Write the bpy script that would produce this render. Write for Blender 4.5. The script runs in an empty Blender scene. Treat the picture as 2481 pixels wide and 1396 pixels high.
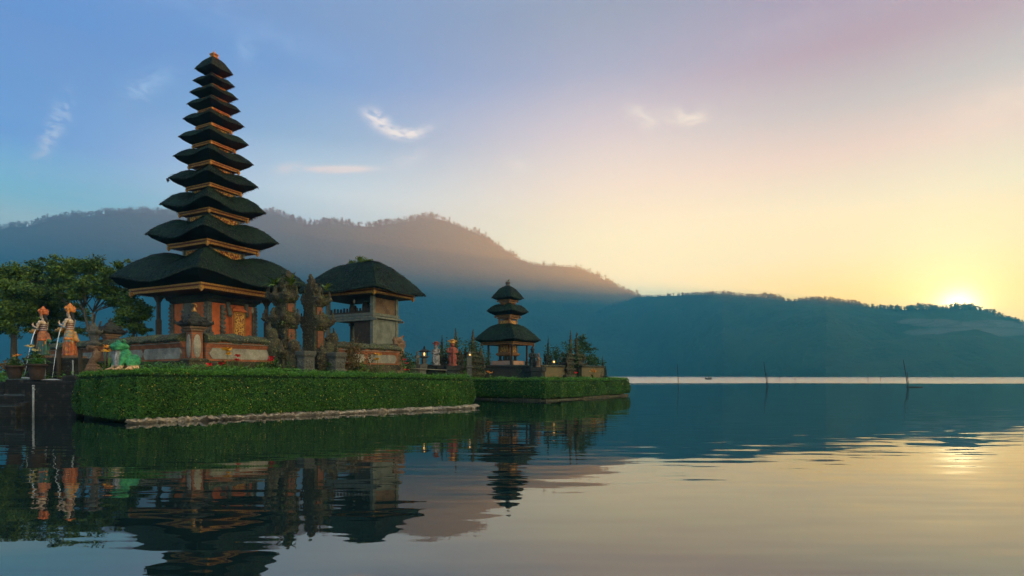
import bpy, math, random
import numpy as np
from mathutils import Vector, Matrix, noise as mnoise

R = math.radians
random.seed(7)
RNG = np.random.default_rng(7)
sc = bpy.context.scene

# ---------------------------------------------------------------- camera
F = 1378.0                      # focal length in photo pixels (20 mm on 36 mm)
EYE = 1.6
HOR = 911.0
cam = bpy.data.objects.new('camera', bpy.data.cameras.new('camera'))
sc.collection.objects.link(cam)
sc.camera = cam
cam.data.lens = 20
cam.data.sensor_width = 36
cam.data.shift_y = (HOR - 698) / 2481
cam.data.clip_end = 20000
cam.location = (0, 0, EYE)
cam.rotation_euler = (math.pi / 2, 0, 0)


def P(px, py, d):
    """world point at depth d that the photo shows at (px, py)"""
    return Vector(((px - 1240.5) / F * d, d, EYE - (py - HOR) / F * d))


# ---------------------------------------------------------------- node helpers
class NT:
    def __init__(self, tree):
        self.t = tree

    def n(self, kind, **kw):
        nd = self.t.nodes.new(kind)
        for k, v in kw.items():
            setattr(nd, k, v)
        return nd

    def put(self, sock, v):
        if v is None:
            return
        if hasattr(v, 'is_output') or isinstance(v, bpy.types.NodeSocket):
            self.t.links.new(v, sock)
        elif isinstance(v, (tuple, list)) and len(v) == 3 and sock.type == 'RGBA':
            sock.default_value = (*v, 1)
        else:
            sock.default_value = v

    def m(self, op, a, b=None, c=None, clamp=False):
        nd = self.n('ShaderNodeMath', operation=op, use_clamp=clamp)
        self.put(nd.inputs[0], a)
        self.put(nd.inputs[1], b)
        self.put(nd.inputs[2], c)
        return nd.outputs[0]

    def vm(self, op, a, b=None, out=0):
        nd = self.n('ShaderNodeVectorMath', operation=op)
        self.put(nd.inputs[0], a)
        self.put(nd.inputs[1], b)
        return nd.outputs[out]

    def mix(self, f, a, b, blend='MIX'):
        nd = self.n('ShaderNodeMix', data_type='RGBA', blend_type=blend)
        self.put(nd.inputs[0], f)
        self.put(nd.inputs[6], a)
        self.put(nd.inputs[7], b)
        return nd.outputs[2]

    def rng(self, v, a, b, c=0.0, d=1.0, smooth=True):
        nd = self.n('ShaderNodeMapRange', interpolation_type='SMOOTHSTEP' if smooth else 'LINEAR', clamp=True)
        for i, x in enumerate((v, a, b, c, d)):
            self.put(nd.inputs[i], x)
        return nd.outputs[0]

    def ramp(self, v, stops, interp='LINEAR'):
        nd = self.n('ShaderNodeValToRGB')
        nd.color_ramp.interpolation = interp
        el = nd.color_ramp.elements
        while len(el) < len(stops):
            el.new(0.5)
        for e, (p, c) in zip(el, stops):
            e.position = p
            e.color = (*c, 1) if len(c) == 3 else c
        self.put(nd.inputs[0], v)
        return nd.outputs[0]

    def noise(self, vec, scale, detail=4, rough=0.55, dist=0.0, out=0):
        nd = self.n('ShaderNodeTexNoise')
        self.put(nd.inputs['Vector'], vec)
        nd.inputs['Scale'].default_value = scale
        nd.inputs['Detail'].default_value = detail
        nd.inputs['Roughness'].default_value = rough
        nd.inputs['Distortion'].default_value = dist
        return nd.outputs[out]

    def mapping(self, vec, loc=(0, 0, 0), rot=(0, 0, 0), scale=(1, 1, 1)):
        nd = self.n('ShaderNodeMapping')
        self.put(nd.inputs[0], vec)
        nd.inputs[1].default_value = loc
        nd.inputs[2].default_value = rot
        nd.inputs[3].default_value = scale
        return nd.outputs[0]


def lin(r, g, b):
    f = lambda c: c / 12.92 if c <= 0.04045 else ((c + 0.055) / 1.055) ** 2.4
    return (f(r / 255), f(g / 255), f(b / 255))


# ---------------------------------------------------------------- sky
SUN_AZ = math.atan2(2320 - 1240.5, F)                 # clockwise from +Y
SUN_EL = math.atan2(HOR - 754, math.hypot(F, 2320 - 1240.5))
SUN = Vector((math.sin(SUN_AZ) * math.cos(SUN_EL), math.cos(SUN_AZ) * math.cos(SUN_EL), math.sin(SUN_EL)))

world = bpy.data.worlds.new('World')
sc.world = world
world.use_nodes = True
W = NT(world.node_tree)
bg = world.node_tree.nodes['Background']
sky = W.n('ShaderNodeTexSky', sky_type='NISHITA', sun_disc=False)
sky.sun_elevation = SUN_EL
sky.sun_rotation = SUN_AZ
sky.air_density, sky.dust_density, sky.ozone_density = 1.0, 0.6, 2.0
tc = W.n('ShaderNodeTexCoord')
dirv = W.vm('NORMALIZE', tc.outputs['Generated'])
sep = W.n('ShaderNodeSeparateXYZ')
W.put(sep.inputs[0], dirv)
az = W.m('MULTIPLY', W.m('ARCTAN2', sep.outputs[0], sep.outputs[1]), 57.29578)
el = W.m('MULTIPLY', W.m('ARCSINE', sep.outputs[2]), 57.29578)
diff = W.m('WRAP', W.m('SUBTRACT', az, math.degrees(SUN_AZ)), 180, -180)
side = W.m('MAXIMUM', W.m('MULTIPLY', diff, -1 / 80), W.m('MULTIPLY', diff, 1 / 170))
elf = W.m('DIVIDE', el, 60, clamp=True)


SKY = {'s3': [(11.99, (1.0851, 1.6, 1.6)), (13.77, (0.3206, 1.2348, 1.6)), (17.8, (0.004, 0.4643, 1.2961)), (21.66, (0.004, 0.3249, 0.989)), (25.32, (0.004, 0.2399, 0.8223))], 's2': [(16.95, (0.9438, 1.3885, 1.6)), (21.77, (0.2007, 0.583, 1.0225)), (26.28, (0.004, 0.3094, 0.8543)), (30.47, (0.0523, 0.2572, 0.667))], 's1': [(13.42, (1.3015, 1.6, 1.1421)), (18.01, (1.1901, 1.1653, 1.0776)), (23.08, (0.6694, 0.6594, 0.8677)), (27.79, (0.1655, 0.3037, 0.6384)), (32.12, (0.0765, 0.2043, 0.4602))], 's0': [(6.87, (0.6291, 0.7708, 0.1092)), (10.71, (0.004, 0.9505, 0.9052)), (14.45, (0.0745, 0.9465, 1.0522)), (18.66, (0.3885, 0.5005, 0.7978)), (22.67, (0.004, 0.2703, 0.5933)), (26.45, (0.004, 0.004, 0.3604))]}


def vramp(rows):
    rows = sorted(rows)
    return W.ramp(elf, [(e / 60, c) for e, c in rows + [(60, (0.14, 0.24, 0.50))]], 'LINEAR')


s0, s1, s2, s3 = (vramp(SKY[k]) for k in ('s0', 's1', 's2', 's3'))
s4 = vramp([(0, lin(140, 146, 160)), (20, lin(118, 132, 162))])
skyc = W.mix(W.rng(side, 0.05, 0.40), s0, s1)
skyc = W.mix(W.rng(side, 0.34, 0.74), skyc, s2)
skyc = W.mix(W.rng(side, 0.68, 1.0), skyc, s3)
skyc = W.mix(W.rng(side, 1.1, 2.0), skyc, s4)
# soft high veil and cirrus wisps
cl = W.noise(W.mapping(dirv, scale=(1.2, 1.2, 4.0), rot=(0.1, 0.25, 0)), 2.2, 5, 0.5, 0.6)
skyc = W.mix(W.rng(cl, 0.42, 0.75, 0.0, 0.10), skyc, W.mix(0.5, skyc, lin(235, 205, 205)))
wn = W.noise(W.mapping(dirv, scale=(1, 1, 1.8)), 30, 9, 0.68, 1.4)


def wisp(px, py, rx, ry, tilt, strength, col, lo=0.40, hi=0.72, bend=0.0):
    """one cirrus streak in the sky dome: direction, half sizes in degrees, tilt in degrees"""
    global skyc
    a0 = math.degrees(math.atan2(px - 1240.5, F))
    e0 = math.degrees(math.atan2(HOR - py, math.hypot(F, px - 1240.5)))
    dx = W.m('SUBTRACT', az, a0)
    dy = W.m('SUBTRACT', el, e0)
    c, s = math.cos(R(tilt)), math.sin(R(tilt))
    u = W.m('DIVIDE', W.m('ADD', W.m('MULTIPLY', dx, c), W.m('MULTIPLY', dy, s)), rx)
    v = W.m('SUBTRACT', W.m('MULTIPLY', dy, c), W.m('MULTIPLY', dx, s))
    v = W.m('DIVIDE', W.m('SUBTRACT', v, W.m('MULTIPLY', W.m('MULTIPLY', u, u), bend)), ry)
    r2 = W.m('ADD', W.m('MULTIPLY', u, u), W.m('MULTIPLY', v, v))
    g = W.m('EXPONENT', W.m('MULTIPLY', r2, -1.6))
    f = W.m('MULTIPLY', W.m('MULTIPLY', g, W.rng(wn, lo, hi)), strength, clamp=True)
    skyc = W.mix(f, skyc, tuple(k * c for k, c in zip((1.4, 1.75, 1.8), lin(*col))))


pink = (247, 216, 214)
wisp(120, 335, 2.8, 0.6, 68, 0.85, (205, 205, 228), 0.36, 0.6)
wisp(150, 275, 1.6, 0.6, 80, 0.6, (195, 205, 228), 0.36, 0.6)
wisp(350, 212, 2.6, 1.0, 40, 0.45, (185, 205, 228), 0.36, 0.6)
wisp(595, 120, 1.2, 1.0, 60, 0.25, (175, 195, 225), 0.3, 0.6)
wisp(915, 290, 1.5, 0.75, -25, 1.4, pink, 0.36, 0.60)
wisp(980, 325, 2.5, 0.55, 2, 1.8, (250, 220, 214), 0.34, 0.60, 0.45)
wisp(820, 411, 3.4, 0.34, 6, 2.0, pink, 0.26, 0.52)
wisp(700, 408, 1.4, 0.5, 15, 0.8, pink, 0.34, 0.6)
wisp(990, 385, 2.6, 0.8, 20, 0.35, pink, 0.34, 0.6)
wisp(1255, 398, 1.6, 0.6, -10, 0.45, (250, 225, 214), 0.34, 0.6)
wisp(1560, 285, 2.2, 1.0, -30, 0.45, (252, 228, 205), 0.38, 0.62)
wisp(1660, 285, 3.0, 0.9, -8, 0.55, (253, 230, 205), 0.38, 0.62)
wisp(2430, 250, 5.0, 1.8, 8, 0.28, (236, 205, 198), 0.32, 0.65)
wisp(1950, 60, 14, 1.6, 4, 0.12, (190, 178, 190), 0.34, 0.7)
wisp(600, 60, 12, 1.4, -8, 0.3, (130, 155, 205), 0.34, 0.7)
# glow round the sun
GLOW = Vector((2322 - 1240.5, F, HOR - 743)).normalized()
sd = W.m('MULTIPLY', W.m('ARCCOSINE', W.vm('DOT_PRODUCT', dirv, tuple(GLOW), out=1)), 57.29578)
glow = W.m('ADD', W.m('MULTIPLY', W.m('EXPONENT', W.m('MULTIPLY', W.m('MULTIPLY', sd, sd), -0.75)), 9.0),
           W.m('MULTIPLY', W.m('EXPONENT', W.m('MULTIPLY', sd, -0.34)), 4.2))
gl = W.mix(1.0, (1.0, 0.82, 0.45), W.n('ShaderNodeCombineColor').outputs[0], 'MULTIPLY')
cc = W.n('ShaderNodeCombineXYZ')
for i in range(3):
    W.put(cc.inputs[i], glow)
glc = W.vm('MULTIPLY', cc.outputs[0], (1.0, 0.80, 0.42))
nis = W.vm('SCALE', sky.outputs[0])
world.node_tree.nodes[-1].inputs[3].default_value = 0.012
# warm boost added to the unseen sky at right, to light right-facing surfaces
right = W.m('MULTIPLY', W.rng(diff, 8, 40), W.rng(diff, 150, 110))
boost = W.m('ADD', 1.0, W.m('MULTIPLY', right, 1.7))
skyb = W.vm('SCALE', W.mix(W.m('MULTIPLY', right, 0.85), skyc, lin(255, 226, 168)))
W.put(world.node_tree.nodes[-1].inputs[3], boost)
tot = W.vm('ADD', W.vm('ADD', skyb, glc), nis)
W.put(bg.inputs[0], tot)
bg.inputs[1].default_value = 0.0625

# ---------------------------------------------------------------- sun
sl = bpy.data.lights.new('sun', 'SUN')
sl.energy = 4.2
sl.angle = R(0.5)
sl.color = (1.0, 0.068, 0.003)
so = bpy.data.objects.new('sun', sl)
sc.collection.objects.link(so)
so.rotation_euler = (-SUN).to_track_quat('-Z', 'Y').to_euler()

sc.view_settings.view_transform = 'Standard'
sc.view_settings.look = 'None'
sc.view_settings.exposure = 4.3
sc.view_settings.gamma = 1.0
sc.cycles.max_bounces = 6
sc.cycles.diffuse_bounces = 2
sc.cycles.glossy_bounces = 3
sc.cycles.transmission_bounces = 4
sc.cycles.transparent_max_bounces = 16
sc.cycles.volume_bounces = 0
sc.cycles.use_denoising = True
sc.cycles.sample_clamp_indirect = 6.0
sc.cycles.caustics_reflective = False
sc.cycles.caustics_refractive = False

# ---------------------------------------------------------------- mesh helpers
def link(ob, parent=None):
    sc.collection.objects.link(ob)
    if parent is not None:
        ob.parent = parent
    return ob


def tag(ob, label=None, cat=None, group=None, kind=None):
    for k, v in (('label', label), ('category', cat), ('group', group), ('kind', kind)):
        if v:
            ob[k] = v
    return ob


def mesh_np(name, verts, faces, mats, smooth=False, midx=None):
    """faces: (M,3) or (M,4) int array"""
    me = bpy.data.meshes.new(name)
    v = np.asarray(verts, np.float32)
    f = np.asarray(faces, np.int32)
    me.vertices.add(len(v))
    me.vertices.foreach_set('co', v.ravel())
    me.loops.add(f.size)
    me.loops.foreach_set('vertex_index', f.ravel())
    me.polygons.add(len(f))
    me.polygons.foreach_set('loop_start', np.arange(0, f.size, f.shape[1], dtype=np.int32))
    if smooth:
        me.polygons.foreach_set('use_smooth', np.ones(len(f), bool))
    for m in (mats if isinstance(mats, (list, tuple)) else [mats]):
        me.materials.append(m)
    if midx is not None:
        me.polygons.foreach_set('material_index', np.asarray(midx, np.int32))
    me.update(calc_edges=True)
    me.validate()
    return me


# ---------------------------------------------------------------- material helpers
def mat(name, build, rough=0.8, bump=None):
    m = bpy.data.materials.new(name)
    m.use_nodes = True
    t = NT(m.node_tree)
    b = m.node_tree.nodes['Principled BSDF']
    b.inputs['Roughness'].default_value = rough
    b.inputs['Specular IOR Level'].default_value = 0.3
    tcn = t.n('ShaderNodeTexCoord')
    geo = t.n('ShaderNodeNewGeometry')
    col = build(t, tcn.outputs['Object'], geo, b)
    if col is not None:
        t.put(b.inputs['Base Color'], col)
    return m


def bump(t, b, h, strength=0.5, dist=0.02):
    nd = t.n('ShaderNodeBump')
    nd.inputs['Strength'].default_value = strength
    nd.inputs['Distance'].default_value = dist
    t.put(nd.inputs['Height'], h)
    t.put(b.inputs['Normal'], nd.outputs[0])


# ---------------------------------------------------------------- lake
def m_water():
    m = bpy.data.materials.new('water')
    m.use_nodes = True
    t = NT(m.node_tree)
    b = m.node_tree.nodes['Principled BSDF']
    geo = t.n('ShaderNodeNewGeometry')
    pos = geo.outputs['Position']
    sp = t.n('ShaderNodeSeparateXYZ')
    t.put(sp.inputs[0], pos)
    y = sp.outputs[1]
    b.inputs['Base Color'].default_value = (0.006, 0.016, 0.016, 1)
    b.inputs['Specular IOR Level'].default_value = 0.5
    # wind-ruffled far water, calm near water
    wob = t.noise(t.mapping(pos, scale=(0.006, 0.035, 1)), 1.0, 4)
    yy = t.m('ADD', y, t.m('MULTIPLY', t.m('SUBTRACT', wob, 0.5), 110))
    far = t.rng(yy, 104, 134)
    t.put(b.inputs['IOR'], t.m('ADD', 1.85, t.m('MULTIPLY', far, 5.5)))
    t.put(b.inputs['Roughness'], t.m('ADD', t.m('MULTIPLY', far, 0.2), 0.008))
    # ripples as slopes of the surface: long swell, ripples, fine chop, patches of calm; wind-ruffled far off

    def slope(scale, rot, k, amp, ax=0.5, detail=2):
        nz = t.n('ShaderNodeTexNoise')
        t.put(nz.inputs['Vector'], t.mapping(pos, scale=scale, rot=(0, 0, rot)))
        nz.inputs['Scale'].default_value = k
        nz.inputs['Detail'].default_value = detail
        c = t.vm('SUBTRACT', nz.outputs['Color'], (0.5, 0.5, 0.5))
        return t.vm('MULTIPLY', c, (amp * ax, amp, 0.0))

    patch = t.rng(t.noise(t.mapping(pos, scale=(0.35, 1, 1), rot=(0, 0, 0.15)), 0.10, 4), 0.40, 0.66, 0.6, 1.3)
    s = t.vm('ADD', slope((0.30, 2.2, 1), 0.06, 2.2, 0.065, 0.3, 1), t.vm('ADD', slope((0.5, 1.0, 1), 0.2, 0.7, 0.014), slope((0.4, 1.3, 1), -0.1, 2.2, 0.040)))
    nd = t.n('ShaderNodeVectorMath', operation='SCALE')
    t.put(nd.inputs[0], s)
    t.put(nd.inputs[3], patch)
    s = t.vm('ADD', nd.outputs[0], slope((0.6, 1.0, 1), 0.0, 0.12, 0.004))
    nf = t.n('ShaderNodeVectorMath', operation='SCALE')
    lee = t.vm('MULTIPLY', t.vm('ABSOLUTE', slope((1, 1, 1), 0.0, 2.2, 0.6, 0.6, 1)), (1.0, -1.0, 1.0))
    t.put(nf.inputs[0], t.vm('SUBTRACT', lee, (0.0, 0.075, 0.0)))     # the steep lee faces of small wind waves
    t.put(nf.inputs[3], far)
    s = t.vm('ADD', s, nf.outputs[0])
    nrm = t.vm('NORMALIZE', t.vm('ADD', s, (0.0, 0.0, 1.0)))
    t.put(b.inputs['Normal'], nrm)
    return m


v = np.array([(-6000, -300, 0), (6000, -300, 0), (6000, 2785, 0), (-6000, 2785, 0)], float)
lake = link(bpy.data.objects.new('lake_water', mesh_np('lake_water', v, [(0, 1, 2, 3)], m_water())))
tag(lake, kind='structure', label='calm lake water with small ripples mirroring the temple and the sky')

# ---------------------------------------------------------------- hills
def m_forest(name, dark, light):
    def build(t, oc, geo, b):
        n = t.noise(geo.outputs['Position'], 0.02, 6, 0.65)
        k = t.noise(geo.outputs['Position'], 0.003, 3)
        bump(t, b, t.noise(geo.outputs['Position'], 0.05, 4, 0.7), 1.0, 12)
        return t.mix(t.rng(t.m('ADD', n, t.m('MULTIPLY', k, 0.5)), 0.5, 1.0), dark, light)
    return mat(name, build, 1.0)


FOREST = m_forest('forest_slope', (0.006, 0.012, 0.007), (0.032, 0.050, 0.020))
FOREST_L = m_forest('forest_crest', (0.016, 0.026, 0.012), (0.035, 0.05, 0.02))


def interp(pts, x):
    xs = [p[0] for p in pts]
    ys = [p[1] for p in pts]
    return np.interp(x, xs, ys)


def hill(name, crest, px0, px1, nx, d_shore, d_crest, lift, power, seed, label):
    """terrain from the shore at d_shore up to a crest line, and down again behind"""
    px = np.linspace(px0, px1, nx)
    cy = interp(crest, px) + lift
    zc = EYE + (HOR - cy) / F * d_crest(px)
    nt = 26
    V = []
    for j in range(nt + 8):
        if j <= nt:
            f = j / nt
            d = d_shore(px) + (d_crest(px) - d_shore(px)) * f
            z = zc * f ** power
            amp = 30 * math.sin(math.pi * f)
        else:
            f = (j - nt) / 8
            d = d_crest(px) + 260 * f
            z = zc * (1 - 0.85 * f)
            amp = 0
        x = (px - 1240.5) / F * d
        nz = np.array([mnoise.fractal(Vector((xx * 0.006, dd * 0.006, seed)), 1.0, 2.0, 4) for xx, dd in zip(x, d)])
        z = z + nz * amp
        if j == 0:
            z = z * 0 - 3
        V.append(np.stack([x, d, z], 1))
    V = np.concatenate(V)
    rows = nt + 8
    idx = np.arange(rows * nx).reshape(rows, nx)
    q = np.stack([idx[:-1, :-1], idx[:-1, 1:], idx[1:, 1:], idx[1:, :-1]], -1).reshape(-1, 4)
    ob = link(bpy.data.objects.new(name, mesh_np(name, V, q, FOREST, True)))
    tag(ob, kind='structure', label=label)
    return px, zc, d_crest(px)


CREST_L = [(-700, 640), (-300, 585), (-100, 560), (0, 555), (20, 552), (75, 548), (100, 538), (150, 530), (200, 525), (260, 521), (330, 515), (380, 517),
           (440, 528), (540, 535), (600, 522), (640, 519), (675, 519), (700, 531), (740, 545), (800, 541), (860, 548), (900, 550), (930, 546), (990, 536),
           (1045, 528), (1075, 534), (1130, 556), (1180, 577), (1215, 604), (1260, 629), (1300, 644), (1345, 645), (1390, 648), (1440, 665), (1490, 692),
           (1530, 711), (1570, 730), (1620, 760), (1700, 800)]
CREST_R = [(1080, 911), (1200, 872), (1300, 828), (1400, 782), (1480, 745), (1540, 721), (1600, 718), (1650, 716), (1720, 713), (1760, 712), (1800, 717), (1870, 722), (1910, 730), (1960, 729),
           (2010, 726), (2070, 738), (2120, 747), (2180, 751), (2250, 749), (2300, 747), (2320, 747), (2360, 749), (2400, 758), (2430, 773), (2481, 789), (2600, 812), (2800, 840), (3100, 870)]
DL = 2500.0
DR = [(1080, 2440), (1540, 2150), (1750, 1600), (2000, 1300), (3100, 1150)]
pl, zl, dl = hill('mountain', CREST_L, -160, 1700, 420, lambda p: 1750 + 0 * p, lambda p: DL + 0 * p, 0, 1.25, 1.3, 'long forested mountain ridge hazy in morning light behind the pagoda')
pr, zr, dr = hill('hill', CREST_R, 1080, 2750, 340, lambda p: interp(DR, p) - 430, lambda p: interp(DR, p), 0, 0.8, 5.1, 'low dark forested hill across the lake below the rising sun')


def crest_wood(name, px, zc, dc, n, hmin, hmax, label, sparse, tall=0):
    """the wood along a crest: every tree a thin trunk with a ragged crown of small leaf clumps"""
    V, Q = [], []
    base = 0
    for it in range(n + tall):
        u = random.uniform(px[0], px[-1])
        z = float(np.interp(u, px, zc))
        d = float(np.interp(u, px, dc)) + random.uniform(-14, 14)
        x = (u - 1240.5) / F * d
        g = mnoise.noise(Vector((u * 0.02, 3.3, sparse)))
        if sparse and g < -0.25 and random.random() < 0.6:
            continue
        h = random.uniform(hmin, hmax) * (1 + 0.5 * g)
        t = h * 0.02
        if it >= n:                              # tall slender trees rising out of the wood
            if u > 1080 and random.random() < 0.8:
                continue
            h = random.uniform(13, 25) * (1 + 0.4 * g)
            t = h * random.uniform(0.35, 0.55)
        bits = [((x, d, z - 6 + (t + 6) / 2), (0.5, 0.5, (t + 6) / 2 + 2), 1)]
        k = random.randint(14, 20) if it >= n else random.randint(7, 11)
        for i in range(k):
            r = h * (random.uniform(0.05, 0.11) if it >= n else random.uniform(0.10, 0.22))
            bits.append(((x + random.gauss(0, h * (0.085 if it >= n else 0.16)), d + random.gauss(0, h * 0.12), z + t + random.random() ** 1.2 * (h - t)), (r, r, r * 0.7), 0))
        for c, s, box in bits:
            a = random.random() * 3
            pts = []
            if box:
                for sx, sy in ((-1, -1), (1, -1), (1, 1), (-1, 1)):
                    pts.append((c[0] + sx * s[0], c[1] + sy * s[1], c[2] - s[2]))
                for sx, sy in ((-1, -1), (1, -1), (1, 1), (-1, 1)):
                    pts.append((c[0] + sx * s[0], c[1] + sy * s[1], c[2] + s[2]))
                qs = [(0, 1, 5, 4), (1, 2, 6, 5), (2, 3, 7, 6), (3, 0, 4, 7), (4, 5, 6, 7), (3, 2, 1, 0)]
            else:
                for kx in range(4):
                    an = a + kx * math.pi / 2
                    j = random.uniform(0.7, 1.2)
                    pts.append((c[0] + s[0] * math.cos(an) * j, c[1] + s[1] * math.sin(an) * j, c[2] - s[2] * random.uniform(0.4, 0.8)))
                for kx in range(4):
                    an = a + 0.7 + kx * math.pi / 2
                    j = random.uniform(0.5, 0.9)
                    pts.append((c[0] + s[0] * math.cos(an) * j, c[1] + s[1] * math.sin(an) * j, c[2] + s[2] * random.uniform(0.5, 1)))
                qs = [(0, 1, 5, 4), (1, 2, 6, 5), (2, 3, 7, 6), (3, 0, 4, 7), (4, 5, 6, 7), (3, 2, 1, 0)]
            V += pts
            Q += [tuple(base + i for i in q) for q in qs]
            base += 8
    ob = link(bpy.data.objects.new(name, mesh_np(name, V, Q, FOREST_L)))
    tag(ob, label, 'wood', kind='stuff')


ml = pl < 1560
crest_wood('ridge_forest', pl[ml], zl[ml], dl[ml], 1900, 6, 12, 'thin line of trees standing along the far mountain ridge', 1, 1000)
crest_wood('hill_forest', pr, zr, dr, 1700, 4, 10, 'dense trees along the crest of the low hill under the sun', 0)

# ---------------------------------------------------------------- haze
def box_mesh(name, x0, x1, y0, y1, z0, z1, m):
    v = [(x, y, z) for z in (z0, z1) for x, y in ((x0, y0), (x1, y0), (x1, y1), (x0, y1))]
    f = [(3, 2, 1, 0), (4, 5, 6, 7), (0, 1, 5, 4), (1, 2, 6, 5), (2, 3, 7, 6), (3, 0, 4, 7)]
    return mesh_np(name, v, f, m)


def m_vol(name, color, density, aniso):
    m = bpy.data.materials.new(name)
    m.use_nodes = True
    m.node_tree.nodes.clear()
    o = m.node_tree.nodes.new('ShaderNodeOutputMaterial')
    p = m.node_tree.nodes.new('ShaderNodeVolumePrincipled')
    p.inputs['Color'].default_value = (*color, 1)
    p.inputs['Density'].default_value = density
    p.inputs['Anisotropy'].default_value = aniso
    m.node_tree.links.new(p.outputs[0], o.inputs['Volume'])
    return m


haze = link(bpy.data.objects.new('haze', box_mesh('haze', -3200, 2600, -150, 2790, -6, 800, m_vol('haze', (0.13, 0.75, 1.0), 0.00055, 0.43))))
tag(haze, 'blue morning haze filling the air over the lake', 'haze', kind='stuff')


# low mist drifting in front of the hill under the sun
mb_v, mb_f = [], []
for px, py, rx, rz in ((2215, 779, 30, 5), (2265, 783, 45, 7), (2330, 790, 60, 8), (2400, 787, 55, 9), (2450, 791, 70, 10), (2500, 795, 70, 12), (2350, 805, 120, 10)):
    c = P(px, py, 1010)
    base = len(mb_v)
    nu, nv = 18, 10
    for i in range(nv + 1):
        ph = math.pi * i / nv
        for k in range(nu):
            th = 2 * math.pi * k / nu
            s_ = max(math.sin(ph), 1e-3)
            mb_v.append((c.x + rx * s_ * math.cos(th), c.y + 26 * s_ * math.sin(th), c.z - rz * math.cos(ph)))
    for i in range(nv):
        for k in range(nu):
            j = (k + 1) % nu
            mb_f.append((base + i * nu + k, base + i * nu + j, base + (i + 1) * nu + j, base + (i + 1) * nu + k))
mist = link(bpy.data.objects.new('mist', mesh_np('mist', mb_v, mb_f, m_vol('mist', (0.95, 0.90, 0.95), 0.0065, 0.3), True)))
tag(mist, 'thin pale mist lying along the hill below the sun', 'mist', kind='stuff')

# ---------------------------------------------------------------- materials of the things
def simple(name, a, b_, scale=6.0, rough=0.8, lo=0.35, hi=0.68, bs=0.4, bd=0.03, metal=0.0, spec=0.3):
    def build(t, oc, geo, b):
        n = t.noise(oc, scale, 6, 0.62)
        bump(t, b, t.noise(oc, scale * 2.3, 5, 0.65), bs, bd)
        b.inputs['Metallic'].default_value = metal
        b.inputs['Specular IOR Level'].default_value = spec
        return t.mix(t.rng(n, lo, hi), a, b_)
    return mat(name, build, rough)


def m_thatch(name, dark, moss, amt):
    def build(t, oc, geo, b):
        st = t.noise(t.mapping(oc, scale=(1, 1, 0.35)), 9, 5, 0.7)
        big = t.noise(oc, 1.3, 4, 0.6)
        fine = t.noise(oc, 30, 3, 0.7)
        bump(t, b, t.m('ADD', t.noise(t.mapping(oc, scale=(1, 1, 0.3)), 22, 4, 0.7), t.m('MULTIPLY', big, 0.6)), 0.9, 0.07)
        c = t.mix(t.rng(st, 0.3, 0.7), dark, tuple(x * 2.2 for x in dark))
        f = t.m('MULTIPLY', t.rng(big, 0.38, 0.72, 0, amt), t.rng(fine, 0.3, 0.7, 0.4, 1.0))
        b.inputs['Specular IOR Level'].default_value = 0.1
        return t.mix(f, c, moss)
    return mat(name, build, 0.95)


def m_stone(name, base, moss, lichen, amt=0.6):
    def build(t, oc, geo, b):
        n = t.noise(oc, 3.0, 6, 0.65)
        f = t.noise(oc, 14, 5, 0.7)
        bump(t, b, t.m('ADD', f, t.noise(oc, 45, 3, 0.7)), 0.8, 0.05)
        c = t.mix(t.rng(n, 0.36, 0.64, 0, amt), base, moss)
        g = t.noise(oc, 1.1, 3)
        c = t.mix(t.rng(g, 0.40, 0.60), tuple(x * 0.55 for x in base), c)
        sp2 = t.noise(oc, 26, 3, 0.7)
        c = t.mix(t.rng(sp2, 0.60, 0.70, 0, 0.7), c, lichen)
        return t.mix(t.rng(f, 0.56, 0.70, 0, 0.85), c, lichen)
    return mat(name, build, 0.95)


def m_gold_carved():
    def build(t, oc, geo, b):
        v = t.n('ShaderNodeTexVoronoi', feature='SMOOTH_F1')
        t.put(v.inputs['Vector'], t.mapping(oc, scale=(1, 1, 1)))
        v.inputs['Scale'].default_value = 11
        n = t.noise(oc, 16, 4, 0.6)
        h = t.m('ADD', v.outputs['Distance'], t.m('MULTIPLY', n, 0.5))
        bump(t, b, h, 1.0, 0.06)
        b.inputs['Metallic'].default_value = 0.35
        return t.mix(t.rng(h, 0.55, 0.85), (0.66, 0.35, 0.07), (0.20, 0.045, 0.014))
    return mat('gold_carved_wood', build, 0.45)


def m_brick(name, a, b_, mortar):
    def build(t, oc, geo, b):
        br = t.n('ShaderNodeTexBrick')
        rot = t.mapping(oc, rot=(math.pi / 2, 0, 0))
        sp = t.n('ShaderNodeSeparateXYZ')
        t.put(sp.inputs[0], oc)
        cb = t.n('ShaderNodeCombineXYZ')
        t.put(cb.inputs[0], t.m('ADD', sp.outputs[0], sp.outputs[1]))
        t.put(cb.inputs[1], sp.outputs[2])
        t.put(br.inputs['Vector'], cb.outputs[0])
        br.inputs['Scale'].default_value = 1.0
        br.inputs['Brick Width'].default_value = 0.28
        br.inputs['Row Height'].default_value = 0.09
        br.inputs['Mortar Size'].default_value = 0.008
        br.inputs['Color1'].default_value = (*a, 1)
        br.inputs['Color2'].default_value = (*b_, 1)
        br.inputs['Mortar'].default_value = (*mortar, 1)
        n = t.noise(oc, 4, 5, 0.65)
        bump(t, b, t.noise(oc, 25, 4), 0.4, 0.02)
        return t.mix(t.rng(n, 0.5, 0.75, 0, 0.65), br.outputs['Color'], (0.06, 0.055, 0.04))
    return mat(name, build, 0.9)


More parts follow.
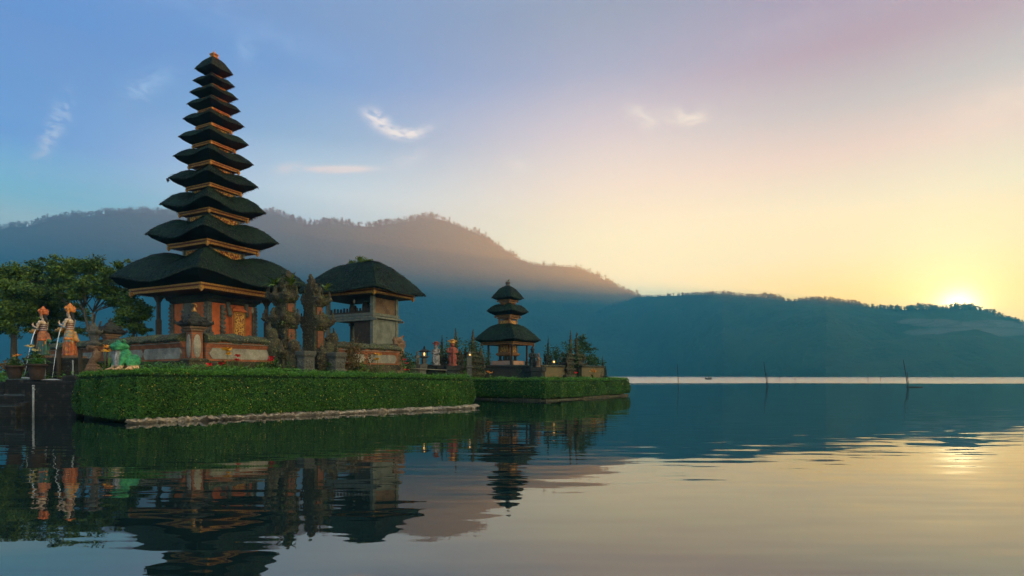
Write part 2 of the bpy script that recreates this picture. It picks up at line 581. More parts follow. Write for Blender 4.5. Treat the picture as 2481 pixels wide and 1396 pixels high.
def m_leaf(name, a, b_, tip=None, tipamt=0.0, scale=1.2):
    def build(t, oc, geo, b):
        n = t.noise(oc, scale, 4, 0.6)
        r = geo.outputs['Random Per Island']
        c = t.mix(t.rng(t.m('ADD', t.m('MULTIPLY', n, 0.6), t.m('MULTIPLY', r, 0.4)), 0.25, 0.75), a, b_)
        if tip:
            c = t.mix(t.m('GREATER_THAN', t.m('FRACT', t.m('MULTIPLY', r, 37.7)), 1 - tipamt), c, tip)
        b.inputs['Specular IOR Level'].default_value = 0.25
        b.inputs['Subsurface Weight'].default_value = 0.0
        return c
    return mat(name, build, 0.6)


THATCH = m_thatch('black_thatch', (0.004, 0.0075, 0.0065), (0.020, 0.058, 0.018), 0.95)
THATCH_U = m_thatch('cut_thatch', (0.003, 0.0035, 0.003), (0.006, 0.010, 0.005), 0.4)
THATCH_S = m_leaf('thatch_straw', (0.003, 0.006, 0.005), (0.012, 0.026, 0.011), (0.07, 0.09, 0.05), 0.07, 1.1)
GOLD = simple('gold_paint', (0.50, 0.24, 0.045), (0.20, 0.085, 0.020), 11, 0.45, metal=0.3)
REDP = simple('red_paint', (0.15, 0.030, 0.012), (0.09, 0.02, 0.01), 8, 0.6)
CARVED = m_gold_carved()
WOOD = simple('dark_wood', (0.030, 0.022, 0.014), (0.055, 0.036, 0.02), 5, 0.7)
WOODG = simple('weathered_wood', (0.10, 0.11, 0.09), (0.18, 0.17, 0.12), 5, 0.8)
WOODO = simple('ochre_wood', (0.30, 0.13, 0.035), (0.16, 0.065, 0.02), 7, 0.6)
ORANGE = simple('orange_render', (0.52, 0.125, 0.032), (0.36, 0.085, 0.028), 3.5, 0.85, bs=0.3)
STONE = m_stone('mossy_stone', (0.065, 0.052, 0.034), (0.034, 0.040, 0.011), (0.36, 0.30, 0.11), 0.7)
STONE_D = m_stone('dark_stone', (0.035, 0.033, 0.03), (0.022, 0.032, 0.014), (0.10, 0.10, 0.06), 0.7)
STONE_G = m_stone('grey_stone', (0.13, 0.12, 0.10), (0.075, 0.08, 0.045), (0.28, 0.26, 0.18), 0.5)
STONE_B = m_brick('black_wet_stone', (0.006, 0.0065, 0.006), (0.010, 0.0095, 0.008), (0.002, 0.002, 0.002))
STONE_T = m_stone('tan_stone', (0.24, 0.13, 0.075), (0.12, 0.10, 0.05), (0.36, 0.28, 0.16), 0.5)
COPING = m_stone('mossy_coping', (0.055, 0.055, 0.04), (0.055, 0.070, 0.016), (0.44, 0.39, 0.17), 0.85)
PANEL = m_stone('pale_panel', (0.36, 0.32, 0.25), (0.22, 0.19, 0.13), (0.46, 0.42, 0.34), 0.7)
WALLO = m_stone('stained_orange_render', (0.40, 0.125, 0.048), (0.24, 0.085, 0.04), (0.46, 0.24, 0.12), 0.7)
CEMENT = simple('stained_cement', (0.17, 0.17, 0.135), (0.085, 0.09, 0.07), 1.6, 0.85, bs=0.25)
BRICK = m_brick('old_brick', (0.28, 0.085, 0.035), (0.17, 0.06, 0.028), (0.15, 0.11, 0.07))
BRICK_D = m_brick('dark_orange_brick', (0.21, 0.062, 0.024), (0.12, 0.045, 0.022), (0.08, 0.06, 0.04))
BRICK_M = m_brick('mossy_brick', (0.15, 0.10, 0.04), (0.12, 0.085, 0.035), (0.09, 0.085, 0.045))
ROCK = m_stone('shore_rock', (0.46, 0.37, 0.28), (0.20, 0.16, 0.09), (0.66, 0.56, 0.43), 0.5)
EARTH = simple('island_earth', (0.035, 0.045, 0.018), (0.02, 0.028, 0.012), 3, 1.0)
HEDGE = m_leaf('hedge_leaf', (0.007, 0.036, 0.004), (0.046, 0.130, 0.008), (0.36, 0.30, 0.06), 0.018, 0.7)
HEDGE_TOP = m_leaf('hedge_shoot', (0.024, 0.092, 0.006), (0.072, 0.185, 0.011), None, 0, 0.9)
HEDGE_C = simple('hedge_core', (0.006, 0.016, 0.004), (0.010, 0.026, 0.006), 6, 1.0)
LEAF = m_leaf('tree_leaf', (0.020, 0.055, 0.008), (0.105, 0.165, 0.018), None, 0, 0.8)
LEAF_D = m_leaf('dark_leaf', (0.012, 0.032, 0.006), (0.045, 0.090, 0.014), None, 0, 1.0)
LEAF_M = m_leaf('moss_leaf', (0.025, 0.045, 0.008), (0.13, 0.15, 0.03), None, 0, 2.5)
LEAF_Y = m_leaf('young_leaf', (0.06, 0.11, 0.012), (0.16, 0.20, 0.02), None, 0, 1.0)
LEAF_O = m_leaf('bronze_leaf', (0.06, 0.045, 0.012), (0.13, 0.07, 0.02), None, 0, 1.0)
GRASS = m_leaf('grass_blade', (0.03, 0.11, 0.010), (0.075, 0.20, 0.014), None, 0, 1.2)
BARK = simple('bark', (0.07, 0.055, 0.035), (0.035, 0.03, 0.02), 8, 0.95)
BARK_L = simple('pale_bark', (0.16, 0.13, 0.085), (0.075, 0.065, 0.045), 8, 0.95)
RED_F = simple('red_petal', (0.62, 0.02, 0.02), (0.45, 0.01, 0.015), 20, 0.6)
YEL_F = simple('yellow_petal', (0.80, 0.42, 0.02), (0.72, 0.30, 0.01), 20, 0.6)
ORA_F = simple('orange_petal', (0.75, 0.22, 0.02), (0.70, 0.32, 0.03), 20, 0.6)
CRM_F = simple('cream_petal', (0.75, 0.65, 0.30), (0.6, 0.45, 0.15), 20, 0.6)
METAL = simple('pale_metal', (0.26, 0.27, 0.27), (0.17, 0.18, 0.18), 12, 0.4)
POT = simple('dark_pot', (0.05, 0.028, 0.018), (0.025, 0.018, 0.013), 7, 0.8)
BAMBOO = simple('wet_bamboo', (0.035, 0.03, 0.022), (0.018, 0.016, 0.013), 4, 0.8)
SKIN = simple('painted_skin', (0.62, 0.46, 0.33), (0.50, 0.34, 0.24), 9, 0.55)
HAIR = simple('black_hair', (0.012, 0.010, 0.010), (0.02, 0.016, 0.014), 9, 0.6)


def m_emit(name, col, strength):
    m = bpy.data.materials.new(name)
    m.use_nodes = True
    b = m.node_tree.nodes['Principled BSDF']
    b.inputs['Base Color'].default_value = (*col, 1)
    b.inputs['Emission Color'].default_value = (*col, 1)
    b.inputs['Emission Strength'].default_value = strength
    return m


LAMP = m_emit('lit_bulb', (1.0, 0.52, 0.14), 0.085)

FALLS = bpy.data.materials.new('falling_water')
FALLS.use_nodes = True
_b = FALLS.node_tree.nodes['Principled BSDF']
_b.inputs['Base Color'].default_value = (0.85, 0.9, 0.92, 1)
_b.inputs['Roughness'].default_value = 0.25
_b.inputs['Alpha'].default_value = 0.5


# ---------------------------------------------------------------- building meshes
class MB:
    def __init__(self):
        self.v, self.f, self.mi, self.sm = [], [], [], []

    def add(self, vs, fs, mi=0, sm=False):
        b = len(self.v)
        self.v += [tuple(p) for p in vs]
        for f in fs:
            self.f.append([b + i for i in f])
            self.mi.append(mi)
            self.sm.append(sm)
        return self

    def box(self, c, s, mi=0, rz=0.0, top=1.0, topy=None, tilt=None):
        """centre, full sizes; top scales the upper face"""
        ty = top if topy is None else topy
        vs = []
        for z, kx, ky in ((-0.5, 1, 1), (0.5, top, ty)):
            for x, y in ((-0.5, -0.5), (0.5, -0.5), (0.5, 0.5), (-0.5, 0.5)):
                vs.append(Vector((x * s[0] * kx, y * s[1] * ky, z * s[2])))
        m = Matrix.Rotation(rz, 3, 'Z')
        if tilt:
            m = m @ Matrix.Rotation(tilt[0], 3, 'X') @ Matrix.Rotation(tilt[1], 3, 'Y')
        c = Vector(c)
        return self.add([m @ p + c for p in vs], [(3, 2, 1, 0), (4, 5, 6, 7), (0, 1, 5, 4), (1, 2, 6, 5), (2, 3, 7, 6), (3, 0, 4, 7)], mi)

    def stack(self, prof, c=(0, 0, 0), mi=0, rz=0.0):
        """rectangular mouldings: [(half x, half y, z)] from bottom to top; mi may be a list per band"""
        n = len(prof)
        m = Matrix.Rotation(rz, 3, 'Z')
        c = Vector(c)
        vs = []
        for hx, hy, z in prof:
            vs += [m @ Vector((sx * hx, sy * hy, z)) + c for sx, sy in ((-1, -1), (1, -1), (1, 1), (-1, 1))]
        ms = mi if isinstance(mi, list) else [mi] * (n - 1)
        b = len(self.v)
        self.add(vs, [(3, 2, 1, 0), tuple(4 * (n - 1) + i for i in range(4))], ms[0])
        for k in range(n - 1):
            for i in range(4):
                j = (i + 1) % 4
                self.f.append([b + 4 * k + i, b + 4 * k + j, b + 4 * k + 4 + j, b + 4 * k + 4 + i])
                self.mi.append(ms[k])
                self.sm.append(False)
        return self

    def tube(self, pts, rad, n=7, mi=0, cap=True, flat=1.0):
        pts = [Vector(p) for p in pts]
        if not isinstance(rad, (list, tuple)):
            rad = [rad] * len(pts)
        vs, fs = [], []
        up = Vector((0.13, 0.21, 0.97)).normalized()
        for i, p in enumerate(pts):
            d = (pts[min(i + 1, len(pts) - 1)] - pts[max(i - 1, 0)]).normalized()
            a = d.cross(up if abs(d.dot(up)) < 0.95 else Vector((1, 0, 0))).normalized()
            b = d.cross(a)
            for k in range(n):
                t = 2 * math.pi * k / n
                vs.append(p + (a * math.cos(t) + b * math.sin(t) * flat) * rad[i])
        for i in range(len(pts) - 1):
            for k in range(n):
                j = (k + 1) % n
                fs.append((i * n + k, i * n + j, (i + 1) * n + j, (i + 1) * n + k))
        if cap:
            fs.append(tuple(range(n))[::-1])
            fs.append(tuple((len(pts) - 1) * n + k for k in range(n)))
        return self.add(vs, fs, mi, True)

    def lathe(self, prof, c=(0, 0, 0), n=14, mi=0, sx=1.0, sy=1.0, rz=0.0):
        vs, fs = [], []
        m = Matrix.Rotation(rz, 3, 'Z')
        c = Vector(c)
        for r, z in prof:
            for k in range(n):
                t = 2 * math.pi * k / n
                vs.append(m @ Vector((r * math.cos(t) * sx, r * math.sin(t) * sy, z)) + c)
        for i in range(len(prof) - 1):
            for k in range(n):
                j = (k + 1) % n
                fs.append((i * n + k, i * n + j, (i + 1) * n + j, (i + 1) * n + k))
        fs.append(tuple(range(n))[::-1])
        fs.append(tuple((len(prof) - 1) * n + k for k in range(n)))
        return self.add(vs, fs, mi, True)

    def blob(self, c, r, mi=0, nu=10, nv=7, rot=None):
        if not isinstance(r, (list, tuple)):
            r = (r, r, r)
        vs, fs = [], []
        c = Vector(c)
        m = rot or Matrix.Identity(3)
        for i in range(nv + 1):
            ph = math.pi * i / nv
            for k in range(nu):
                t = 2 * math.pi * k / nu
                s = max(math.sin(ph), 1e-3)
                vs.append(m @ Vector((r[0] * s * math.cos(t), r[1] * s * math.sin(t), -r[2] * math.cos(ph))) + c)
        for i in range(nv):
            for k in range(nu):
                j = (k + 1) % nu
                fs.append((i * nu + k, i * nu + j, (i + 1) * nu + j, (i + 1) * nu + k))
        fs.append(tuple(range(nu))[::-1])
        fs.append(tuple(nv * nu + k for k in range(nu)))
        return self.add(vs, fs, mi, True)

    def build(self, name, mats, parent=None, loc=None, rz=0.0):
        me = bpy.data.meshes.new(name)
        me.from_pydata(self.v, [], self.f)
        for m in (mats if isinstance(mats, (list, tuple)) else [mats]):
            me.materials.append(m)
        me.polygons.foreach_set('material_index', self.mi)
        me.polygons.foreach_set('use_smooth', self.sm)
        me.update()
        ob = link(bpy.data.objects.new(name, me), parent)
        if loc is not None:
            ob.location = loc
            ob.rotation_euler.z = rz
        return ob


RELIEF = bpy.data.textures.new('stone_relief', 'CLOUDS')
RELIEF.noise_scale = 0.10
RELIEF.noise_depth = 2


def fuse(ob, voxel, rough=0.0, smooth=0):
    """one continuous weathered surface"""
    m = ob.modifiers.new('remesh', 'REMESH')
    m.mode = 'VOXEL'
    m.voxel_size = voxel
    m.use_smooth_shade = True
    if smooth:
        s = ob.modifiers.new('smooth', 'SMOOTH')
        s.factor = 0.5
        s.iterations = smooth
    if rough:
        d = ob.modifiers.new('relief', 'DISPLACE')
        d.texture = RELIEF
        d.texture_coords = 'LOCAL'
        d.strength = rough
        d.mid_level = 0.5
    return ob


def thing(name, label, cat, loc, rz=0.0, group=None):
    o = bpy.data.objects.new(name, None)
    o.empty_display_size = 0.2
    sc.collection.objects.link(o)
    o.location = loc
    o.rotation_euler.z = rz
    return tag(o, label, cat, group)


def leaf_arrays(c, size, rng, nrm=None, spread=1.0, asp=0.55, up=0.0):
    """a diamond leaf at every centre"""
    n = len(c)
    d = rng.normal(size=(n, 3)) * spread
    if nrm is not None:
        d = d + nrm
    d[:, 2] += up
    d /= np.linalg.norm(d, axis=1, keepdims=True) + 1e-9
    r = rng.normal(size=(n, 3))
    a = np.cross(d, r)
    a /= np.linalg.norm(a, axis=1, keepdims=True) + 1e-9
    b = np.cross(d, a)
    s = (size * rng.uniform(0.6, 1.35, size=(n, 1)))
    v = np.stack([c - a * s * 0.5, c + b * s * asp * 0.5, c + a * s * 0.5, c - b * s * asp * 0.5], 1).reshape(-1, 3)
    q = np.arange(4 * n).reshape(n, 4)
    return v, q


def leaf_object(name, v, q, m, parent=None, loc=None, midx=None):
    ob = link(bpy.data.objects.new(name, mesh_np(name, v, q, m, False, midx)), parent)
    if loc is not None:
        ob.location = loc
    return ob


# ---------------------------------------------------------------- land
def slab(name, pts, z0, z1, m, label):
    mb = MB()
    n = len(pts)
    vs = [(x, y, z0) for x, y in pts] + [(x, y, z1) for x, y in pts]
    mb.add(vs, [tuple(range(n))[::-1], tuple(range(n, 2 * n))] + [(i, (i + 1) % n, n + (i + 1) % n, n + i) for i in range(n)])
    return tag(mb.build(name, m), label, kind='structure')


GZ = 1.35
slab('temple_island_ground', [(-12.6, 19.9), (-2.7, 28.2), (-2.6, 31.5), (-4.2, 38.0), (-4.5, 52), (-60, 52), (-60, 30), (-25, 27.5), (-17.0, 22.7)], -1, GZ, EARTH, 'grassy earth of the temple island behind the near hedge')
slab('shrine_island_ground', [(2.1, 36.7), (7.5, 44.5), (9.3, 47.2), (9.0, 60), (-4.5, 60), (-4.5, 44), (-3.0, 40.4)], -1, 1.12, EARTH, 'earth of the second island with the three-roofed shrine')


# ---------------------------------------------------------------- hedges
def hedge(name, path, zt, zb, thick, n, size, seed, label, mats):
    """clipped hedge along a path of (x, y); zt = heights of the top at each point"""
    rng = np.random.default_rng(seed)
    pts = [Vector((x, y, 0)) for x, y in path]
    V, Q, MI = [], [], []
    base = 0
    core = MB()
    segl = [(pts[i + 1] - pts[i]).length for i in range(len(pts) - 1)]
    tot = sum(segl)
    for i in range(len(pts) - 1):
        p, q = pts[i], pts[i + 1]
        d = (q - p).normalized()
        nrm = Vector((d.y, -d.x, 0))          # outwards, to the water
        k = int(n * segl[i] / tot)
        f = rng.uniform(-0.12 / segl[i], 1 + 0.12 / segl[i], k) if segl[i] > 0.6 else rng.uniform(-0.15, 1.15, k)
        # girth parameter: front 0..0.62, rounded shoulder, top 0.7..1
        g = rng.random(k)
        h = zt[i] + (zt[i + 1] - zt[i]) * f
        und = np.array([mnoise.fractal(Vector((p.x + d.x * a * segl[i], p.y + d.y * a * segl[i], b * 1.5)) * 0.9, 1.0, 2.0, 3) for a, b in zip(f, g)]) * 0.17
        out = np.where(g < 0.62, 0.0, 0.0)
        z = np.where(g < 0.62, zb + (h - zb - 0.12) * (g / 0.62), h)
        o = np.where(g < 0.62, 0.0, -(g - 0.62) / 0.38 * thick)
        sh = (g > 0.57) & (g < 0.70)
        a = (g - 0.57) / 0.13 * math.pi / 2
        z = np.where(sh, h - 0.14 + 0.14 * np.sin(a), z)
        o = np.where(sh, -0.14 * (1 - np.cos(a)), o)
        bulge = np.where(g < 0.57, 0.08 * np.sin(g / 0.57 * math.pi), 0)
        o = o + bulge + np.where(g < 0.62, und, 0) + rng.normal(size=k) * 0.025
        z = z + np.where(g >= 0.62, und * 0.7, 0) + rng.normal(size=k) * 0.02
        c = np.stack([p.x + d.x * f * segl[i] + nrm.x * o, p.y + d.y * f * segl[i] + nrm.y * o, z], 1)
        spr = (g > 0.60) & (rng.random(k) < 0.10)
        c[spr, 2] += rng.random(spr.sum()) ** 2 * 0.14
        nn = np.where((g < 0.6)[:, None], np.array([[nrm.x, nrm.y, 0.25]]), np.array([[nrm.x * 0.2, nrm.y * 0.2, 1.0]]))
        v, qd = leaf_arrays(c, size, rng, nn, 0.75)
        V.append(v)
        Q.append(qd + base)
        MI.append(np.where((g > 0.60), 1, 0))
        base += len(v)
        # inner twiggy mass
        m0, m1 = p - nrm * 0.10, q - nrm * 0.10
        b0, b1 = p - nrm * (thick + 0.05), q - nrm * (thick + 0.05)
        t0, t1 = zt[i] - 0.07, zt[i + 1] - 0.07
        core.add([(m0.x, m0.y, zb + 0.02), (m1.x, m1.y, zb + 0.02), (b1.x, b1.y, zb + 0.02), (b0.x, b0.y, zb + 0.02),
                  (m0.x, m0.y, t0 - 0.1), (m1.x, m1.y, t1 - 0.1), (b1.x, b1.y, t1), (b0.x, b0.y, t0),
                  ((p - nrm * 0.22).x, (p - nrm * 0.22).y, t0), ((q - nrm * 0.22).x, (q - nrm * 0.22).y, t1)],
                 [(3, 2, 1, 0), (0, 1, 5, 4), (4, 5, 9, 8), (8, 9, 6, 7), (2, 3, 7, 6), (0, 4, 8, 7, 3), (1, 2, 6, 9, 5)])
    # upright shoots along the top
    ob = leaf_object(name, np.concatenate(V), np.concatenate(Q), mats, midx=np.concatenate(MI))
    tag(ob, label, 'hedge')
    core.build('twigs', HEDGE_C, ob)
    return ob


def arc(c, r, a0, a1, n):
    return [(c[0] + r * math.cos(R(a0 + (a1 - a0) * i / n)), c[1] + r * math.sin(R(a0 + (a1 - a0) * i / n))) for i in range(n + 1)]


near_path = [(-16.75, 21.95), (-15.0, 20.5), (-13.4, 19.35), (-13.0, 19.2), (-12.55, 19.25), (-11.0, 20.7), (-8.0, 23.3), (-5.0, 25.75), (-3.0, 27.3), (-2.35, 28.0), (-2.1, 28.8), (-2.2, 29.8), (-2.6, 31.0)]
near_top = [1.68, 1.74, 1.78, 1.80, 1.80, 1.78, 1.72, 1.66, 1.60, 1.57, 1.55, 1.55, 1.55]
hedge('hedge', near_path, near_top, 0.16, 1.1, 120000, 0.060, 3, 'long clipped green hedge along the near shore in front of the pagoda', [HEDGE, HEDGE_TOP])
far_path = [(-3.1, 40.2), (0.0, 37.6), (1.8, 36.15), (2.1, 36.05), (2.4, 36.3), (5.0, 39.9), (7.4, 43.5), (8.6, 45.3), (9.5, 46.8), (9.6, 48.2), (9.2, 51)]
far_top = [1.42, 1.42, 1.42, 1.42, 1.42, 1.40, 1.38, 1.38, 1.38, 1.38, 1.38]
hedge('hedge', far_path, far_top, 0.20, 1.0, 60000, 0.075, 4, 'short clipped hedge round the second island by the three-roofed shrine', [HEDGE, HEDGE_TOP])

# rough stone ledge along the foot of the near hedge
mb = MB()
shore = [(-12.95, 19.1), (-12.6, 19.05), (-11.0, 20.45), (-8.0, 23.05), (-5.0, 25.5), (-3.0, 27.0), (-2.2, 27.7), (-1.75, 28.3), (-1.8, 28.9)]
sp_, ac = [], 0.0
for i in range(len(shore) - 1):
    p, q = Vector(shore[i]), Vector(shore[i + 1])
    k = max(2, int((q - p).length / 0.045))
    for j in range(k):
        d = (q - p).normalized()
        sp_.append((p + (q - p) * (j / k), Vector((d.y, -d.x))))
sec = [(-0.60, 0.12), (-0.30, 0.13), (-0.14, 0.13), (-0.04, 0.12), (0.02, 0.10), (0.05, 0.075), (0.04, 0.05), (-0.01, 0.025), (-0.08, -0.02), (-0.11, -0.4)]
vs, fs = [], []
m = len(sec)
for i, (p, nx) in enumerate(sp_):
    big = mnoise.noise(Vector((p.x * 0.8, p.y * 0.8, 1))) * 0.16
    for o, z in sec:
        n1 = mnoise.noise(Vector((p.x * 6.5, p.y * 6.5, z * 8)))
        n2 = mnoise.noise(Vector((p.x * 14, p.y * 14, z * 22 + o * 16)))
        k = 0.12 * n1 + 0.10 * n2 + (big if o > 0 else 0)
        c = p + nx * (o + k)
        vs.append((c.x, c.y, z + (0.07 * n1 + 0.09 * n2) * (1 if z > 0 else 0.2)))
for i in range(len(sp_) - 1):
    for k in range(m - 1):
        fs.append((i * m + k, i * m + k + 1, (i + 1) * m + k + 1, (i + 1) * m + k))
mb.add(vs, fs, 0, False)
tag(mb.build('shore_ledge', ROCK), 'pale rough stone ledge along the waterline under the near hedge', kind='structure')

# stone kerb of the second island
mb = MB()
for i in range(len(far_path) - 2):
    p, q = Vector(far_path[i]), Vector(far_path[i + 1])
    d = (q - p).normalized()
    mid = (p + q) / 2 + Vector((d.y, -d.x)) * 0.02
    mb.box((mid.x, mid.y, 0.0 + 0.001 * i), ((q - p).length + 0.02, 0.14, 0.16 + 0.1 * (i % 2)), 0, math.atan2(d.y, d.x))
tag(mb.build('stone_kerb', STONE), kind='structure', label='grey stone kerb at the waterline of the second island')


# ---------------------------------------------------------------- thatched roofs
def square_ring(n):
    out = []
    for (x0, y0), (x1, y1) in (((-1, -1), (1, -1)), ((1, -1), (1, 1)), ((1, 1), (-1, 1)), ((-1, 1), (-1, -1))):
        for i in range(n):
            f = i / n
            f = 0.5 - 0.5 * math.cos(math.pi * f)
            out.append((x0 + (x1 - x0) * f, y0 + (y1 - y0) * f))
    return out


def thatch_roof(a, b, z0, H, droop, c, zc, n=14, rough=0.04, pointed=False, hump=0.22, seed=0.0):
    """a = (x, y) half sizes at the eaves, b = the same where the roof meets its top, c = at the cornice under it"""
    ring = square_ring(n)
    m = len(ring)
    mb = MB()
    vs, fs, mi = [], [], []
    rows = []

    def wob(x, y, z, amp):
        return mnoise.noise(Vector((x * 2.2 + seed, y * 2.2, z * 2.2))) * amp + mnoise.noise(Vector((x * 7 + seed, y * 7, z * 7))) * amp * 0.5

    for k in range(4, -1, -1):                   # cut underside, from cornice out to the eaves
        s = k / 4
        row = []
        for u, v in ring:
            cn = min(abs(u), abs(v))
            ze = z0 - droop * (1 - cn * cn * (3 - 2 * cn))
            x = u * (a[0] + (c[0] - a[0]) * s)
            y = v * (a[1] + (c[1] - a[1]) * s)
            row.append((x, y, ze + (zc - ze) * s ** 0.62 + (wob(x, y, 3, rough * 0.5) if k < 4 else 0)))
        rows.append(row)
    K = 11
    for k in range(K + 1):
        t = k / K
        row = []
        for u, v in ring:
            cn = min(abs(u), abs(v))
            ze = z0 - droop * (1 - cn * cn * (3 - 2 * cn))
            if pointed:
                g = t ** 0.85 * (1 + 0.16 * math.sin(math.pi * t))
            else:
                g = math.sin(math.pi / 2 * min(t / 0.84, 1)) ** 0.92
                if t > 0.84:
                    g -= 0.22 * ((t - 0.84) / 0.16) ** 2
            g *= (1 - hump) + hump * cn if not pointed else 1
            x = u * (a[0] + (b[0] - a[0]) * t)
            y = v * (a[1] + (b[1] - a[1]) * t)
            z = ze * (1 - t) + z0 * t + H * g
            row.append((x, y, z + (wob(x, y, z, rough) if k else 0)))
        rows.append(row)
    for r in rows:
        vs += r
    for i in range(len(rows) - 1):
        if i == 4:
            continue                             # the sharp cut edge
        for k in range(m):
            j = (k + 1) % m
            fs.append((i * m + k, i * m + j, (i + 1) * m + j, (i + 1) * m + k))
            mi.append(1 if i < 4 else 0)
    fs.append(tuple(range(m))[::-1])
    mi.append(1)
    fs.append(tuple((len(rows) - 1) * m + k for k in range(m)))
    mi.append(0)
    mb.v, mb.f, mb.mi, mb.sm = vs, [list(f) for f in fs], mi, [True] * len(fs)
    return mb


def cornice(c, zb, zt):
    zb = zb + 0.22 * (zt - zb)
    return cornice_(c, zb, zt)


def cornice_(c, zb, zt):
    """painted eave frame: gold, red and gold mouldings with a row of dentils and corner drops"""
    h = zt - zb
    mb = MB()
    k = min(0.10, 0.06 * max(c))
    q = lambda o, z: (c[0] - o, c[1] - o, z)
    mb.stack([q(k * 3.2, zb + 0.10 * h), q(k * 1.2, zb + 0.12 * h), q(k * 1.0, zb + 0.45 * h), q(k * 0.75, zb + 0.47 * h), q(k * 0.7, zb + 0.68 * h), q(k * 0.1, zb + 0.70 * h), q(0, zt)], mi=[1, 0, 0, 1, 1, 0])
    d = max(0.05, h * 0.19)
    for ax in (0, 1):
        L = c[ax] - k
        o = c[1 - ax] - k * 0.95
        num = max(4, int(2 * L / (d * 1.9)))
        for i in range(num):
            p = -L + 2 * L * (i + 0.5) / num
            for s in (-1, 1):
                pos = (p, s * o, zb + 0.09 * h) if ax == 0 else (s * o, p, zb + 0.09 * h)
                mb.box(pos, (d * 0.9, d * 0.6, 0.16 * h) if ax == 0 else (d * 0.6, d * 0.9, 0.16 * h), 0, top=1.1)
    for sx in (-1, 1):
        for sy in (-1, 1):
            e = max(0.08, 0.30 * h)
            mb.box((sx * (c[0] - k * 0.9), sy * (c[1] - k * 0.9), zb + 0.16 * h), (e * 1.7, e * 1.7, h * 0.75), 0, top=1.05)
            mb.box((sx * (c[0] - k * 0.9), sy * (c[1] - k * 0.9), zb - 0.30 * h), (e * 0.7, e * 0.7, h * 0.35), 0, top=1.9)
    return mb


def storey(b, z0, z1):
    mb = MB()
    mb.box((0, 0, (z0 + z1) / 2), (2 * b, 2 * b, z1 - z0), 0)
    e = b * 0.13
    for s in (-1, 1):
        mb.box((s * b, 0, (z0 + z1) / 2), (0.05, 2 * b - 2 * e, (z1 - z0) * 0.9), 1)
        mb.box((0, s * b, (z0 + z1) / 2), (2 * b - 2 * e, 0.05, (z1 - z0) * 0.9), 1)
        for q in (-1, 1):
            mb.box((s * b, q * b, (z0 + z1) / 2), (e * 1.1, e * 1.1, z1 - z0 - 0.02), 0)
    return mb


def straw(roof, n, size, seed):
    """loose fibres lying down the slope of a thatched roof"""
    rng = np.random.default_rng(seed)
    me = roof.data
    tri = []
    for p in me.polygons:
        if p.material_index == 0 and len(p.vertices) == 4:
            tri.append([me.vertices[i].co[:] for i in p.vertices])
    q = np.array(tri)
    area = np.linalg.norm(np.cross(q[:, 1] - q[:, 0], q[:, 3] - q[:, 0]), axis=1)
    k = rng.choice(len(q), n, p=area / area.sum())
    u, v = rng.random((n, 1)), rng.random((n, 1))
    c = (q[k, 0] * (1 - u) + q[k, 1] * u) * (1 - v) + (q[k, 3] * (1 - u) + q[k, 2] * u) * v
    down = (q[k, 0] + q[k, 1]) / 2 - (q[k, 3] + q[k, 2]) / 2
    down /= np.linalg.norm(down, axis=1, keepdims=True) + 1e-9
    nr = np.cross(q[k, 1] - q[k, 0], q[k, 3] - q[k, 0])
    nr /= np.linalg.norm(nr, axis=1, keepdims=True) + 1e-9
    d = down + rng.normal(size=(n, 3)) * 0.22 + nr * rng.uniform(0.0, 0.16, (n, 1))
    d /= np.linalg.norm(d, axis=1, keepdims=True)
    a = np.cross(d, nr)
    L = size * rng.uniform(0.5, 1.5, (n, 1))
    wd = size * rng.uniform(0.05, 0.12, (n, 1))
    b0 = c + nr * 0.008
    # ragged fringe hanging from the eaves
    e = n // 5
    ring_n = len(q) // 11
    j = rng.integers(0, ring_n, e)
    ue = rng.random((e, 1))
    ce = q[j, 0] * (1 - ue) + q[j, 1] * ue
    de = (q[j, 0] + q[j, 1]) / 2 - (q[j, 3] + q[j, 2]) / 2
    de /= np.linalg.norm(de, axis=1, keepdims=True) + 1e-9
    de = de * 0.7 + rng.normal(size=(e, 3)) * 0.25 + np.array([[0, 0, -0.35]])
    de /= np.linalg.norm(de, axis=1, keepdims=True)
    ae = np.cross(de, np.array([[0, 0, 1.0]]))
    ae /= np.linalg.norm(ae, axis=1, keepdims=True) + 1e-9
    b0 = np.concatenate([b0, ce - de * size * 0.4])
    d = np.concatenate([d, de])
    a = np.concatenate([a, ae])
    L = np.concatenate([L, size * rng.uniform(0.5, 1.3, (e, 1))])
    wd = np.concatenate([wd, size * rng.uniform(0.05, 0.11, (e, 1))])
    n = n + e
    V = np.stack([b0 - a * wd, b0 + a * wd, b0 + d * L + a * wd * 0.3, b0 + d * L - a * wd * 0.3], 1).reshape(-1, 3)
    leaf_object('thatch_straw', V, np.arange(4 * n).reshape(n, 4), THATCH_S, roof)


UANG = math.atan2(0.834, 0.552)                  # the temple walls run this way

PANG = R(64.5)
